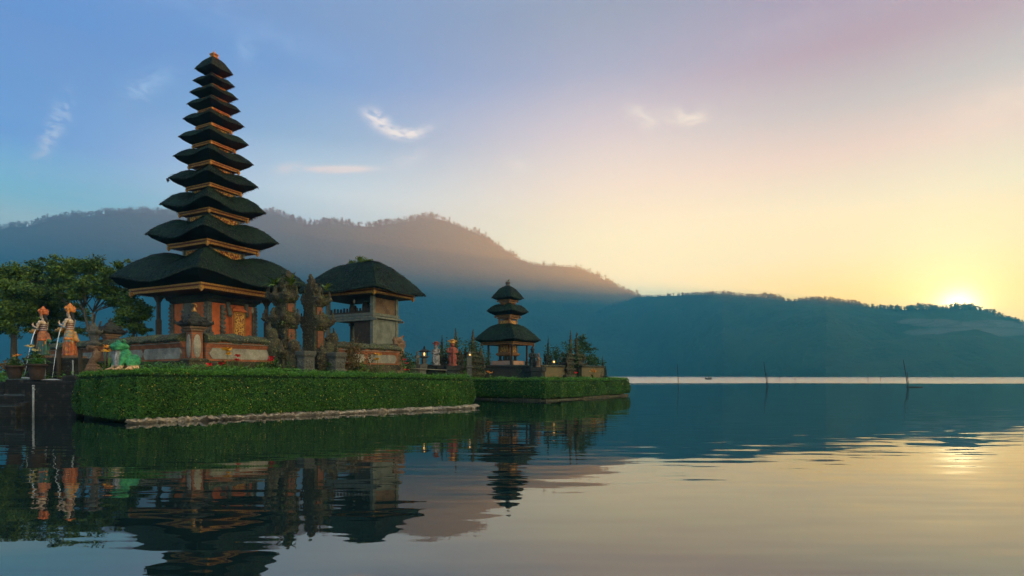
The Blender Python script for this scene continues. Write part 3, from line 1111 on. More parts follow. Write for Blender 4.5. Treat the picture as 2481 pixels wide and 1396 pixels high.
# ---------------------------------------------------------------- the eleven-roofed pagoda
pg = thing('pagoda', 'tall dark thatched pagoda with eleven stacked roofs and gold eaves', 'pagoda', (-18.85, 36, 0), PANG)
TIERS = [  # eave side, tip height, rise, cornice side, cornice top, cornice bottom, side of the storey above, droop
    (7.95, 7.56, 1.65, 6.55, 6.85, 6.42, 2.33, 0.52),
    (5.30, 10.30, 1.00, 3.74, 9.72, 9.36, 2.00, 0.48),
    (4.22, 12.20, 0.86, 2.86, 11.74, 11.45, 1.66, 0.40),
    (3.58, 13.84, 0.62, 2.27, 13.36, 13.10, 1.36, 0.26),
    (3.22, 15.24, 0.58, 2.09, 14.78, 14.52, 1.22, 0.22),
    (2.82, 16.48, 0.52, 1.75, 16.06, 15.84, 1.08, 0.16),
    (2.46, 17.62, 0.46, 1.46, 17.24, 17.04, 0.94, 0.12),
    (2.14, 18.58, 0.42, 1.27, 18.24, 18.07, 0.82, 0.10),
    (1.93, 19.34, 0.40, 1.02, 19.06, 18.92, 0.70, 0.08),
    (1.68, 20.10, 0.38, 0.83, 19.85, 19.73, 0.52, 0.07),
    (1.54, 20.86, 0.86, 0.61, 20.56, 20.42, 0.26, 0.05)]
for k, (s, z, H, c, ct, cb, b, dr) in enumerate(TIERS):
    rf = thatch_roof((s / 2, s / 2), (b / 2 + 0.02, b / 2 + 0.02), z, H, dr, (c / 2 - 0.05, c / 2 - 0.05), ct - 0.02, rough=0.05 if k < 4 else 0.03, pointed=(k == 10), seed=k * 7.3)
    r = rf.build('thatched_roof', [THATCH, THATCH_U], pg)
    straw(r, int(1600 + 520 * s * s), 0.14 if k < 4 else 0.09, 300 + k)
    cornice((c / 2, c / 2), cb, ct).build('cornice', [GOLD, REDP], r)
    if k < 10:
        storey(b / 2, z + 0.2, TIERS[k + 1][5] + 0.06).build('storey', [WOODG, CARVED], pg)
mb = MB()
mb.stack([(0.17, 0.17, 21.65), (0.2, 0.2, 21.74), (0.13, 0.13, 21.78), (0.13, 0.13, 21.86), (0.19, 0.19, 21.92), (0.12, 0.12, 22.0), (0.05, 0.05, 22.08)])
for i in range(4):
    a = i * math.pi / 2 + 0.8
    mb.tube([(0.12 * math.cos(a), 0.12 * math.sin(a), 21.8), (0.24 * math.cos(a), 0.24 * math.sin(a), 21.9), (0.22 * math.cos(a), 0.22 * math.sin(a), 22.02)], [0.05, 0.04, 0.015], 5)
mb.tube([(0, 0, 22.0), (0, 0, 22.25)], [0.02, 0.008], 5)
mb.build('finial', GOLD, pg)
# stone base
mb = MB()
mb.stack([(3.2, 3.2, GZ), (3.2, 3.2, 1.7), (3.0, 3.0, 1.75), (3.0, 3.0, 2.4), (3.15, 3.15, 2.5), (3.15, 3.15, 2.75)])
mb.build('plinth', STONE, pg)
# shrine room
w = 1.62
mb = MB()
mb.stack([(2.15, 2.15, 2.75), (2.15, 2.15, 2.95), (2.0, 2.0, 3.0), (1.95, 1.95, 3.25), (1.75, 1.75, 3.3), (w, w, 3.6)], mi=1)
mb.stack([(w, w, 3.6), (w, w, 6.02)], mi=0)
mb.stack([(w, w, 6.02), (w + 0.12, w + 0.12, 6.08), (w + 0.14, w + 0.14, 6.18), (w + 0.26, w + 0.26, 6.24), (w + 0.30, w + 0.30, 6.42)], mi=2)
rm = mb.build('wall', [ORANGE, STONE_G, STONE_D], pg)
for sx in (-1, 1):
    for sy in (-1, 1):
        mb = MB()
        mb.box((sx * (w - 0.02), sy * (w - 0.02), 4.82), (0.30, 0.30, 2.4))
        for k in range(9):                       # saw-toothed carving up the corner
            z = 3.85 + k * 0.24
            o = 0.20
            mb.box((sx * (w + o), sy * (w - 0.02), z), (0.17, 0.15, 0.11), top=0.5, tilt=(0, 0.5 * sx))
            mb.box((sx * (w - 0.02), sy * (w + o), z), (0.15, 0.17, 0.11), top=0.5, tilt=(-0.5 * sy, 0))
        mb.build('corner_carving', STONE_G, rm)
for sx in (-1, 1):                               # stone scrolls flaring from the foot of each corner
    for sy in (-1, 1):
        mb = MB()
        mb.box((sx * (w - 0.1), sy * (w - 0.1), 3.5), (0.4, 0.4, 0.7))
        for k in range(4):
            o = w + 0.15 + 0.17 * k
            hgt = 0.95 - 0.19 * k
            mb.box((sx * o, sy * (w - 0.1), 3.2 + hgt / 2), (0.2, 0.34, hgt), top=0.7)
            mb.box((sx * (w - 0.1), sy * o, 3.2 + hgt / 2), (0.34, 0.2, hgt), top=0.7)
            mb.blob((sx * o, sy * (w - 0.1), 3.2 + hgt), (0.13, 0.2, 0.11), nu=7, nv=5)
            mb.blob((sx * (w - 0.1), sy * o, 3.2 + hgt), (0.2, 0.13, 0.11), nu=7, nv=5)
        fuse(mb.build('corner_scroll', STONE_G, rm), 0.045, 0.05)
mb = MB()
# carved pilasters: left face (-x) has one broad carved panel, right face (-y) a carved pillar and a hanging scroll
mb.box((-w - 0.05, 0.05, 4.75), (0.16, 0.95, 2.5))
mb.box((-w - 0.10, 0.05, 4.85), (0.14, 0.5, 2.3))
for k in range(7):
    mb.box((-w - 0.16, -0.35, 3.85 + 0.28 * k), (0.12, 0.22, 0.15), tilt=(0.5, 0))
    mb.box((-w - 0.16, 0.45, 3.85 + 0.28 * k), (0.12, 0.22, 0.15), tilt=(-0.5, 0))
fuse(mb.build('carved_panel', STONE_G, rm), 0.04, 0.05)
mb = MB()
mb.box((-0.70, -w - 0.04, 4.75), (0.20, 0.14, 2.4))
for k in range(8):
    mb.box((-0.70, -w - 0.10, 3.75 + 0.28 * k), (0.32, 0.2, 0.17), tilt=(0, 0.45))
fuse(mb.build('carved_pillar', STONE_G, rm), 0.04, 0.05)
for s, x in ((1, -0.34), (-1, 0.98)):
    mb = MB()
    mb.tube([(x, -w - 0.06, 6.1), (x + 0.02 * s, -w - 0.18, 5.7), (x + 0.06 * s, -w - 0.22, 5.35), (x + 0.14 * s, -w - 0.16, 5.25)], [0.15, 0.13, 0.16, 0.08], 8)
    fuse(mb.build('hanging_scroll', STONE_G, rm), 0.035, 0.04)
for c_, s_ in (((0.0, w + 0.05, 4.6), (1.0, 0.16, 2.2)), ((w + 0.05, 0.0, 4.6), (0.16, 1.0, 2.2))):
    fuse(MB().box(c_, s_).build('carved_panel', STONE_G, rm), 0.04, 0.05)
mb = MB()
DX = 0.24
mb.box((DX, -w - 0.16, 4.45), (0.92, 0.36, 2.3))
mb.box((DX, -w - 0.2, 5.68), (1.08, 0.5, 0.16), top=0.7)
mb.box((DX, -w - 0.2, 5.83), (0.7, 0.44, 0.14), top=0.4)
dfm = mb.build('door_frame', ORANGE, rm)
mb = MB()
for x in (-0.37, 0.37):
    mb.box((DX + x, -w - 0.37, 4.45), (0.07, 0.08, 2.2))
mb.box((DX, -w - 0.37, 5.5), (0.81, 0.08, 0.09))
mb.build('door_trim', GOLD, rm)
mb = MB()
for x in (DX - 0.155, DX + 0.155):
    mb.box((x, -w - 0.375, 4.38), (0.30, 0.07, 2.1))
    mb.blob((x, -w - 0.41, 3.9), (0.11, 0.05, 0.25))
    mb.blob((x, -w - 0.41, 4.8), (0.09, 0.05, 0.4))
mb.build('door', CARVED, pg)
p = 2.16
for sx, sy in ((-1, 1), (1, -1), (1, 1)):
    mb = MB()
    mb.stack([(0.20, 0.20, 2.75), (0.20, 0.20, 3.2), (0.12, 0.12, 3.25), (0.12, 0.12, 5.0), (0.085, 0.085, 5.1), (0.085, 0.085, 6.1), (0.2, 0.2, 6.42), (0.2, 0.2, 6.5)], (sx * p, sy * p, 0))
    mb.build('post', WOOD, pg)
tag(MB().box((0, 0, 0), (0.4, 0.10, 0.62)).build('speaker_box', STONE_G, None, pg.matrix_basis @ Vector((2.05, -3.36, 6.30)), PANG), 'flat grey box hanging from the gold eaves of the pagoda', 'box')
blb = thing('hanging_bulb', 'small white bulb hanging beside the carved pagoda door', 'lamp', pg.matrix_basis @ Vector((0.95, -2.3, 5.72)))
MB().lathe([(0.02, -0.18), (0.08, -0.14), (0.09, -0.02), (0.05, 0.06), (0.05, 0.16), (0.03, 0.2)], n=10).build('bulb', PANEL, blb)
MB().tube([(0, 0, 0.18), (0, 0, 0.72)], 0.012, 5).build('cord', WOOD, blb)
bd = MB()
bd.blob((0, 0, 0.12), (0.13, 0.07, 0.08)).blob((0.10, 0, 0.22), (0.06, 0.05, 0.06)).tube([(-0.08, 0, 0.10), (-0.26, 0, 0.05)], [0.05, 0.02], 6, flat=0.5).tube([(0.14, 0, 0.22), (0.21, 0, 0.20)], [0.018, 0.004], 5)
bd.tube([(0.0, 0.02, 0.06), (0.01, 0.02, -0.04)], 0.012, 5).tube([(0.0, -0.02, 0.06), (0.01, -0.02, -0.04)], 0.012, 5)
tag(fuse(bd.build('bird', HAIR, None, P(407, 442, 35.6), 2.6), 0.014), 'small black bird perched on a corner of the fourth pagoda roof', 'bird')

# ---------------------------------------------------------------- the drum pavilion
BANG = math.radians(63)
bl = thing('drum_pavilion', 'open two-storey pavilion with a broad thatched hip roof right of the gate', 'pavilion', (-9.42, 35.75, 0), BANG)
hx, hy = 1.08, 1.80                              # half sizes of the posts' rectangle
rf = thatch_roof((2.36, 3.12), (0.10, 0.95), 6.78, 1.95, 0.16, (hx + 0.8, hy + 0.78), 6.72, n=18, rough=0.05, pointed=True, seed=91).build('thatched_roof', [THATCH, THATCH_U], bl)
straw(rf, 22000, 0.15, 320)
cornice((hx + 0.86, hy + 0.84), 6.36, 6.72).build('cornice', [GOLD, REDP], rf)
mb = MB()
mb.box((0, 0, 6.45), (2 * hx + 1.4, 2 * hy + 1.4, 0.08))
mb.build('ceiling', WOOD, bl)
for sx in (-1, 1):
    for sy in (-1, 1):
        MB().stack([(0.14, 0.14, GZ), (0.14, 0.14, 1.9), (0.11, 0.11, 1.95), (0.11, 0.11, 6.4)], (sx * hx, sy * hy, 0)).build('post', WOODG, bl)
mb = MB()
mb.box((0, 0, 5.12), (2 * hx + 0.5, 2 * hy + 0.5, 0.12))
mb.box((0, 0, 5.30), (2 * hx + 0.30, 2 * hy + 0.30, 0.16))
for s in (-1, 1):
    mb.box((s * (hx + 0.2), 0, 4.98), (0.1, 2 * hy + 0.9, 0.12))
mb.build('floor_deck', WOODG, bl)
mb = MB()
mb.box((0.0, -hy + 0.02, 3.2), (2 * hx - 0.2, 0.14, 3.66))
mb.box((0.0, hy * -0.02 - 0.35, 3.2), (2 * hx - 0.3, 0.12, 3.6))
mb.box((hx - 0.05, -hy / 2 - 0.2, 3.2), (0.12, hy - 0.3, 3.6))
mb.build('lower_wall', CEMENT, bl)
mb = MB()
mb.box((-hx + 0.03, -hy / 2 - 0.18, 3.2), (0.10, hy - 0.4, 3.6))
mb.build('door', WOOD, bl)
mb = MB()
mb.box((0.0, -hy + 0.03, 5.85), (2 * hx - 0.25, 0.08, 0.95))
mb.build('upper_panel', STONE_T, bl)
mb = MB()
mb.box((hx - 0.05, 0, 5.62), (0.06, 2 * hy - 0.3, 0.5))
for i in range(13):
    y = -hy + 0.25 + i * (2 * hy - 0.5) / 12
    mb.box((-hx + 0.05, y, 5.55), (0.07, 0.16, 0.32 + 0.05 * (i % 3)), top=0.7)
mb.box((-hx + 0.05, 0, 5.44), (0.07, 2 * hy - 0.2, 0.12))
mb.build('railing', WOOD, bl)
for i, (x, y, h) in enumerate(((-0.2, 0.55, 0.62), (0.15, -0.2, 0.85), (-0.1, -0.9, 0.55))):
    d = thing('wooden_drum', ('short wooden drum on the pavilion deck nearest the gate', 'tall wooden drum in the middle of the pavilion deck', 'wooden drum on the pavilion deck by the tan wall panel')[i], 'drum', bl.matrix_basis @ Vector((x, y, 5.38)), group='drums in the pavilion')
    MB().lathe([(0.22, 0), (0.27, h * 0.4), (0.25, h * 0.8), (0.19, h)], n=12).build('drum_body', WOOD, d)
    MB().lathe([(0.20, h), (0.19, h + 0.03)], n=12).build('drum_head', WOODG, d)
pl_ = thing('hanging_lamp', 'small white lamp hanging under the pavilion eaves', 'lamp', P(858, 730, 34.6))
MB().lathe([(0.02, -0.14), (0.06, -0.10), (0.07, 0), (0.03, 0.1)], n=9).build('bulb', PANEL, pl_)
MB().tube([(0, 0, 0.1), (0, 0, 0.55)], 0.01, 5).build('cord', WOOD, pl_)
# moss and weeds growing on the ridge
rng = np.random.default_rng(12)
cc_, sz = [], 0.12
for (y, z, n_, r) in ((0.0, 8.72, 500, 0.26), (0.55, 8.62, 380, 0.24), (0.95, 8.55, 300, 0.2), (0.95, 8.78, 130, 0.12), (-0.3, 8.66, 320, 0.22), (-0.62, 8.78, 120, 0.09), (0.2, 9.0, 160, 0.12), (0.3, 8.45, 500, 0.35)):
    q = rng.normal(size=(n_, 3)) * r * np.array([0.5, 0.8, 0.55]) + np.array([0, y, z])
    cc_.append(q)
v, q = leaf_arrays(np.concatenate(cc_), 0.10, rng)
wd = thing('moss_plant', 'green weeds growing along the ridge of the drum pavilion roof', 'plant', bl.location, BANG)
leaf_object('leaves', v, q, LEAF, wd)
MB().tube([(0, 0.2, 8.6), (0.02, 0.25, 8.95)], [0.03, 0.01], 5).tube([(0, -0.62, 8.5), (0.03, -0.66, 8.85)], [0.02, 0.008], 5).tube([(0, 0.95, 8.4), (0.03, 1.0, 8.85)], [0.02, 0.008], 5).tube([(0, -0.75, 8.62), (0, 0.2, 8.66), (0, 1.05, 8.6)], [0.03, 0.04, 0.03], 5).build('stem', BARK, wd)

# ---------------------------------------------------------------- compound walls (local x runs along the right-hand wall, y along the left-hand one)
C0 = Vector((-13.4, 24.0, 0))
CM = Matrix.Translation(C0) @ Matrix.Rotation(UANG, 4, 'Z')


def comp(x, y, z=0.0):
    return CM @ Vector((x, y, z))


def wall_run(name, label, x0, x1, axis, panels, z=0.0, th=0.5):
    """a stretch of wall: mossy base, brick band with pale panels, orange mouldings, thick mossy coping"""
    L = x1 - x0
    o = comp(x0, 0) if axis == 0 else comp(0, x0)
    rz = UANG if axis == 0 else UANG + math.pi / 2
    sgn = -1 if axis == 0 else 1                 # outward side of the run in its own frame
    t = thing(name, label, 'wall', o, rz)
    mid = L / 2
    MB().box((mid, 0, 1.65), (L, th + 0.30, 0.9)).box((mid, 0, 2.16), (L - 0.004, th + 0.16, 0.16)).build('wall_base', STONE, t)
    MB().box((mid, 0, 2.55), (L - 0.01, th, 0.66)).build('brick_band', BRICK, t)
    mb = MB()
    for (za, zb, o_) in ((2.25, 2.32, 0.10), (2.81, 2.88, 0.10), (2.882, 2.97, 0.18), (2.972, 3.08, 0.28)):
        mb.box((mid, 0, (za + zb) / 2), (L - 0.006, th + o_, zb - za))
    mb.build('moulding', WALLO, t)
    MB().box((mid, sgn * (th / 2 + 0.145), 3.0), (L - 0.1, 0.02, 0.03)).build('white_line', PANEL, t)
    for a, b in panels:
        mb = MB()
        y = sgn * (th / 2 + 0.03)
        e = 0.16
        za, zb = 2.33, 2.80
        zm = (za + zb) / 2
        yo, yi = y + sgn * 0.03, y - sgn * 0.06
        out = [(a + e, za), (b - e, za), (b, zm), (b - e, zb), (a + e, zb), (a, zm)]
        mb.add([(x, yi, zz) for x, zz in out] + [(x, yo, zz) for x, zz in out], [tuple(range(6)), tuple(range(11, 5, -1))] + [(i, (i + 1) % 6, 6 + (i + 1) % 6, 6 + i) for i in range(6)])
        mb.build('panel', PANEL, t)
    # coping: rounded ragged mossy cap, cut into courses by the noise
    mb = MB()
    n = max(6, int(L / 0.09))
    prof = [(-0.46, 3.06), (-0.53, 3.14), (-0.44, 3.27), (-0.24, 3.38), (0, 3.43), (0.24, 3.38), (0.44, 3.27), (0.53, 3.14), (0.46, 3.06)]
    vs, fs = [], []
    for i in range(n + 1):
        x = L * i / n
        for y, zz in prof:
            k = mnoise.noise(Vector((x * 2.5 + x0, y * 3, zz * 3 + axis * 9))) * 0.07 + mnoise.noise(Vector((x * 8 + x0, y * 8, zz * 8))) * 0.06
            vs.append((x, y * (1 + k), zz + k))
    m = len(prof)
    for i in range(n):
        for k in range(m):
            fs.append((i * m + k, i * m + (k + 1) % m, (i + 1) * m + (k + 1) % m, (i + 1) * m + k))
    fs += [tuple(range(m))[::-1], tuple(n * m + k for k in range(m))]
    mb.add(vs, fs, 0, False)
    mb.build('coping', COPING, t)
    return t


wall_run('temple_wall', 'orange banded temple wall with pale panels between the oval-panelled pillar and the gate', 0.34, 3.75, 0, [(0.12, 3.2)])
wall_run('temple_wall', 'orange banded temple wall under the drum pavilion beyond the gate', 6.55, 11.75, 0, [(0.4, 2.6), (2.75, 5.0)])
wall_run('temple_wall', 'long temple wall with mossy coping and blue-grey panels behind the frog', 0.34, 7.72, 1, [(0.15, 3.5), (3.6, 7.2)])
wall_run('temple_wall', 'temple wall with mossy coping behind the water-pouring statues', 8.22, 15.5, 1, [(0.2, 3.5), (3.6, 7.0)])


def wall_pillar(label, pos, rz, cap=1.0, lichen=True):
    t = thing('carved_pillar', label, 'pillar', pos, rz)
    mb = MB()
    mb.stack([(0.52, 0.52, GZ - 0.1), (0.52, 0.52, 1.95), (0.42, 0.42, 2.02), (0.40, 0.40, 2.2), (0.46, 0.46, 2.26), (0.34, 0.34, 2.34)])
    fuse(mb.build('pillar_base', STONE, t), 0.04, 0.05)
    MB().stack([(0.23, 0.23, 2.3), (0.23, 0.23, 3.44), (0.29, 0.29, 3.5), (0.29, 0.29, 3.56), (0.36, 0.36, 3.6), (0.36, 0.36, 3.68)], mi=[0, 0, 1, 1, 1]).build('shaft', [BRICK, STONE_T], t)
    for dx, dy in ((-1, 0), (0, -1)):
        mb = MB()
        m = Matrix.Identity(3)
        mb.blob((dx * 0.235, dy * 0.235, 2.85), (0.05 if dx else 0.17, 0.05 if dy else 0.17, 0.50), nu=14, nv=10)
        mb.build('oval_panel', PANEL, t)
    mb = MB()
    mb.stack([(0.46, 0.46, 3.78), (0.62, 0.62, 3.86), (0.66, 0.66, 3.98), (0.55, 0.55, 4.06), (0.60, 0.60, 4.18), (0.46, 0.46, 4.3), (0.42, 0.42, 4.42), (0.26, 0.26, 4.52), (0.24, 0.24, 4.66), (0.11, 0.11, 4.76), (0.10, 0.10, 4.86)])
    for sx in (-1, 1):
        for sy in (-1, 1):
            mb.tube([(sx * 0.5, sy * 0.5, 3.95), (sx * 0.72, sy * 0.72, 4.05), (sx * 0.74, sy * 0.74, 4.28)], [0.16, 0.11, 0.03], 6)
            mb.tube([(sx * 0.35, sy * 0.35, 4.3), (sx * 0.48, sy * 0.48, 4.42), (sx * 0.46, sy * 0.46, 4.58)], [0.1, 0.08, 0.02], 6)
        mb.tube([(sx * 0.5, 0, 4.0), (sx * 0.68, 0, 4.12), (sx * 0.66, 0, 4.3)], [0.16, 0.1, 0.03], 6)
        mb.tube([(0, sx * 0.5, 4.0), (0, sx * 0.68, 4.12), (0, sx * 0.66, 4.3)], [0.16, 0.1, 0.03], 6)
    mb.v = [(x * 0.72, y * 0.72, 3.66 + (z - 3.78) * 0.62) for x, y, z in mb.v]
    fuse(mb.build('carved_cap', STONE_D, t), 0.025, 0.04)
    mb = MB()
    mb.lathe([(0.07, 4.82), (0.12, 4.92), (0.06, 5.0), (0.03, 5.12), (0.01, 5.2)], n=8)
    if lichen:
        mb.tube([(0.02, 0, 5.12), (0.10, 0.02, 5.22), (0.10, 0.05, 5.36), (-0.02, 0.05, 5.44), (-0.12, 0.02, 5.36)], [0.03, 0.03, 0.03, 0.025, 0.015], 6)
    mb.v = [(x, y, 4.28 + (z - 4.82) * 0.62) for x, y, z in mb.v]
    mb.build('finial', GOLD if lichen else STONE_D, t)
    return t


wall_pillar('carved corner pillar with white oval panels and a mossy cap before the pagoda', comp(0, 0), UANG)
wall_pillar('dark capped wall pillar with oval panels left of the frog', comp(0, 7.97), UANG, lichen=False)


# ---------------------------------------------------------------- split gate
def gate_half(label, x_in, sgn):
    """sgn -1: the half that steps down towards the corner pillar"""
    t = thing('split_gate', label, 'gate', comp(x_in, 0), UANG, 'halves of the split gate')
    mb = MB()
    lev = [(GZ - 0.1, 2.5, 0.95, 1.45), (2.5, 2.8, 1.05, 1.6), (2.8, 3.95, 0.64, 0.95), (3.95, 4.1, 0.72, 1.1), (4.1, 4.45, 0.86, 1.4), (4.45, 4.6, 0.72, 1.12), (4.6, 5.15, 0.56, 0.85), (5.15, 5.3, 0.64, 0.95), (5.3, 5.55, 0.74, 1.2), (5.55, 5.72, 0.52, 0.8), (5.72, 6.0, 0.38, 0.55)]
    for za, zb, w_, T in lev:
        mb.box((sgn * w_ / 2, 0, (za + zb) / 2), (w_, T, zb - za + 0.02))
    mb.box((sgn * 0.16, 0.0, 6.2), (0.32, 0.36, 0.6), top=0.8)
    mb.tube([(sgn * 0.14, 0, 6.4), (sgn * 0.14, 0, 6.62), (sgn * 0.14, 0, 6.76)], [0.15, 0.12, 0.04], 8)
    for za, w_, T, h in ((2.75, 1.05, 1.6, 0.5), (4.4, 0.86, 1.4, 0.45), (5.5, 0.74, 1.2, 0.42), (5.95, 0.4, 0.6, 0.35)):
        for sy in (-1, 1):
            mb.tube([(sgn * (w_ - 0.15), sy * (T / 2 - 0.15), za - 0.2), (sgn * (w_ + 0.06), sy * (T / 2 + 0.06), za), (sgn * (w_ + 0.03), sy * (T / 2 + 0.03), za + h)], [0.2, 0.15, 0.04], 7)
            mb.tube([(sgn * 0.14, sy * (T / 2 - 0.1), za - 0.2), (sgn * 0.14, sy * (T / 2 + 0.08), za), (sgn * 0.14, sy * (T / 2 + 0.04), za + h)], [0.16, 0.12, 0.03], 7)
        mb.tube([(sgn * (w_ - 0.1), 0, za - 0.2), (sgn * (w_ + 0.14), 0, za), (sgn * (w_ + 0.06), 0, za + h * 1.1)], [0.2, 0.16, 0.04], 7)
    rg = random.Random(int(x_in * 100))
    for za, zb, w_, T in lev[1:]:
        for _ in range(7):
            sy = rg.choice((-1, 1))
            fx = rg.random()
            p0 = Vector((sgn * w_ * fx, sy * T / 2, rg.uniform(za, zb))) if rg.random() < 0.6 else Vector((sgn * w_, sy * T / 2 * rg.uniform(-1, 1), rg.uniform(za, zb)))
            n_ = Vector((sgn * 0.4, sy * 0.6, 0)).normalized()
            mb.tube([p0 - n_ * 0.06, p0 + n_ * 0.06, p0 + n_ * 0.07 + Vector((0, 0, rg.uniform(0.10, 0.24)))], [0.09, 0.07, 0.02], 6)
    # crouching wing carvings at the outer foot
    mb.blob((sgn * 1.15, -0.35, 2.9), (0.32, 0.4, 0.6))
    mb.blob((sgn * 1.25, -0.35, 3.5), (0.26, 0.3, 0.34))
    mb.tube([(sgn * 1.0, -0.2, 3.4), (sgn * 1.4, -0.3, 3.8), (sgn * 1.3, -0.3, 4.1)], [0.2, 0.14, 0.05], 7)
    mb.blob((sgn * 0.35, -0.85, 2.3), (0.5, 0.35, 0.75))
    mb.blob((sgn * 0.5, -0.95, 3.0), (0.26, 0.24, 0.35))
    fuse(mb.build('stone_tower', STONE, t), 0.036, 0.12)
    for za, zb, T in ((3.0, 3.85, 0.95), (4.68, 5.08, 0.85)):
        MB().box((sgn * 0.32, -T / 2 - 0.01, (za + zb) / 2), (0.34, 0.10, zb - za)).build('brick_panel', BRICK_D, t)
    rng = np.random.default_rng(int(x_in * 100) + 7)
    C = []
    for za, zb, w_, T in lev[3:]:
        for _ in range(5):
            p = np.array([sgn * w_ * rng.uniform(0.2, 1.1), rng.choice((-1, 1)) * T * rng.uniform(0.3, 0.55), rng.uniform(za, zb + 0.1)])
            C.append(p + rng.normal(size=(26, 3)) * 0.07)
    v, q = leaf_arrays(np.concatenate(C), 0.085, rng, np.array([[0, 0, 0.3]]), 0.9)
    leaf_object('moss_foliage', v, q, LEAF_M, t)
    return t



gate_half('mossy half of the split gate next to the corner pillar wall', 4.63, -1)
gate_half('mossy half of the split gate next to the drum pavilion', 5.66, 1)


def fern(label, loc, n, size, seed, m, group=None, name='fern', cat='fern', spread=0.5):
    rr = random.Random(seed)
    t = thing(name, label, cat, loc, 0, group)
    mb = MB()
    for i in range(n):
        a = rr.random() * 6.283
        L = size * rr.uniform(0.6, 1.15)
        e = rr.uniform(0.3, 1.2)
        pts = []
        for k in range(4):
            f = k / 3
            pts.append(Vector((math.cos(a) * L * f * spread * (0.5 + f), math.sin(a) * L * f * spread * (0.5 + f), L * (f * e - 0.45 * f * f))))
        w_ = size * rr.uniform(0.05, 0.1)
        sd = Vector((-math.sin(a), math.cos(a), 0))
        vs = []
        for k, p in enumerate(pts):
            ww = w_ * (0.5, 1.0, 0.8, 0.05)[k]
            vs += [p - sd * ww, p + Vector((0, 0, ww * 0.3)), p + sd * ww]
        fs = []
        for k in range(3):
            b = k * 3
            fs += [(b, b + 1, b + 4, b + 3), (b + 1, b + 2, b + 5, b + 4)]
        mb.add(vs, fs)
    mb.build('leaves', m, t)
    return t


fern('yellow-green fern sprouting from the top of the gate half by the corner pillar', comp(4.3, -0.5, 5.95), 26, 0.75, 3, LEAF_Y, 'ferns on the split gate')
fern('dark bushy fern on the back of the gate half by the corner pillar', comp(3.95, 0.3, 5.95), 34, 0.8, 5, LEAF, 'ferns on the split gate')
fern('yellow-green fern sprouting from the top of the gate half by the pavilion', comp(6.35, -0.5, 5.95), 24, 0.65, 4, LEAF_Y, 'ferns on the split gate')


def pedestal(label, pos, rz, h=1.42, s=0.29):
    t = thing('stone_pedestal', label, 'pedestal', pos, rz, 'pedestals before the split gate')
    mb = MB()
    mb.stack([(s * 1.15, s * 1.15, 0), (s * 1.15, s * 1.15, h * 0.38), (s, s, h * 0.42), (s, s, h * 0.8), (s * 1.18, s * 1.18, h * 0.86), (s * 1.18, s * 1.18, h)])
    fuse(mb.build('block', STONE_G, t), 0.03, 0.025)
    for sx, sy in ((0, -1), (-1, 0)):
        mb = MB()
        c = Vector((sx * s, sy * s, h * 0.6))
        side_ = Vector((-sy, sx, 0))
        for q in (-0.4, 0.4):
            mb.blob(c + side_ * s * q + Vector((0, 0, 0.08)), (0.06, 0.06, 0.05), nu=8, nv=5)
        mb.blob(c, (0.07, 0.07, 0.08), nu=8, nv=5)
        mb.blob(c - Vector((0, 0, 0.11)), (0.13 if sy else 0.05, 0.13 if sx else 0.05, 0.035), nu=8, nv=5)
        mb.box(c, (0.4 if sy else 0.03, 0.4 if sx else 0.03, 0.4))
        fuse(mb.build('carved_face', STONE_G, t), 0.02)
    return t


pedestal('pale pedestal with a carved face by the gate steps, nearest the corner pillar', comp(4.35, -1.55, GZ), UANG)
pedestal('pale pedestal with a carved face by the gate steps, nearest the pavilion', comp(6.15, -1.55, GZ), UANG)
mb = MB()
for k in range(3):
    mb.box((0, -0.25 - 0.33 * k, 0.55 - 0.18 * k - 0.12), (1.0, 0.32, 0.24 + 0.001 * k))
tag(mb.build('stone_steps', STONE, None, comp(5.15, -0.6, GZ), UANG), 'low mossy steps leading up between the halves of the split gate', 'steps')

# end post with a carved head
t = thing('carved_pillar', 'slim tan end pillar with a carved horned head right of the pavilion', 'pillar', comp(11.95, 0), UANG)
mb = MB()
mb.stack([(0.42, 0.42, GZ - 0.1), (0.42, 0.42, 1.9), (0.32, 0.32, 1.98), (0.28, 0.28, 2.4), (0.25, 0.25, 3.2), (0.3, 0.3, 3.3), (0.36, 0.36, 3.5)])
mb.tube([(0.1, 0.0, 3.4), (0.35, 0, 3.6), (0.55, 0, 3.65)], [0.22, 0.18, 0.08], 8)
mb.tube([(-0.2, 0, 3.5), (-0.36, 0, 3.75), (-0.3, 0, 3.95)], [0.14, 0.1, 0.03], 7)
mb.tube([(0.2, 0, 3.65), (0.3, 0, 3.9), (0.5, 0, 4.05)], [0.12, 0.09, 0.03], 7)
mb.blob((0, 0, 3.72), (0.3, 0.24, 0.2))
fuse(mb.build('shaft', STONE_T, t), 0.035, 0.06)


def wall_depth(px, front=0.8):
    """depth just in front of the right-hand temple wall at a photo column"""
    k = (px - 1240.5) / F
    t_ = (-13.4 - k * 24.0) / (k * 0.834 - 0.552)
    return 24.0 + 0.834 * t_ - front




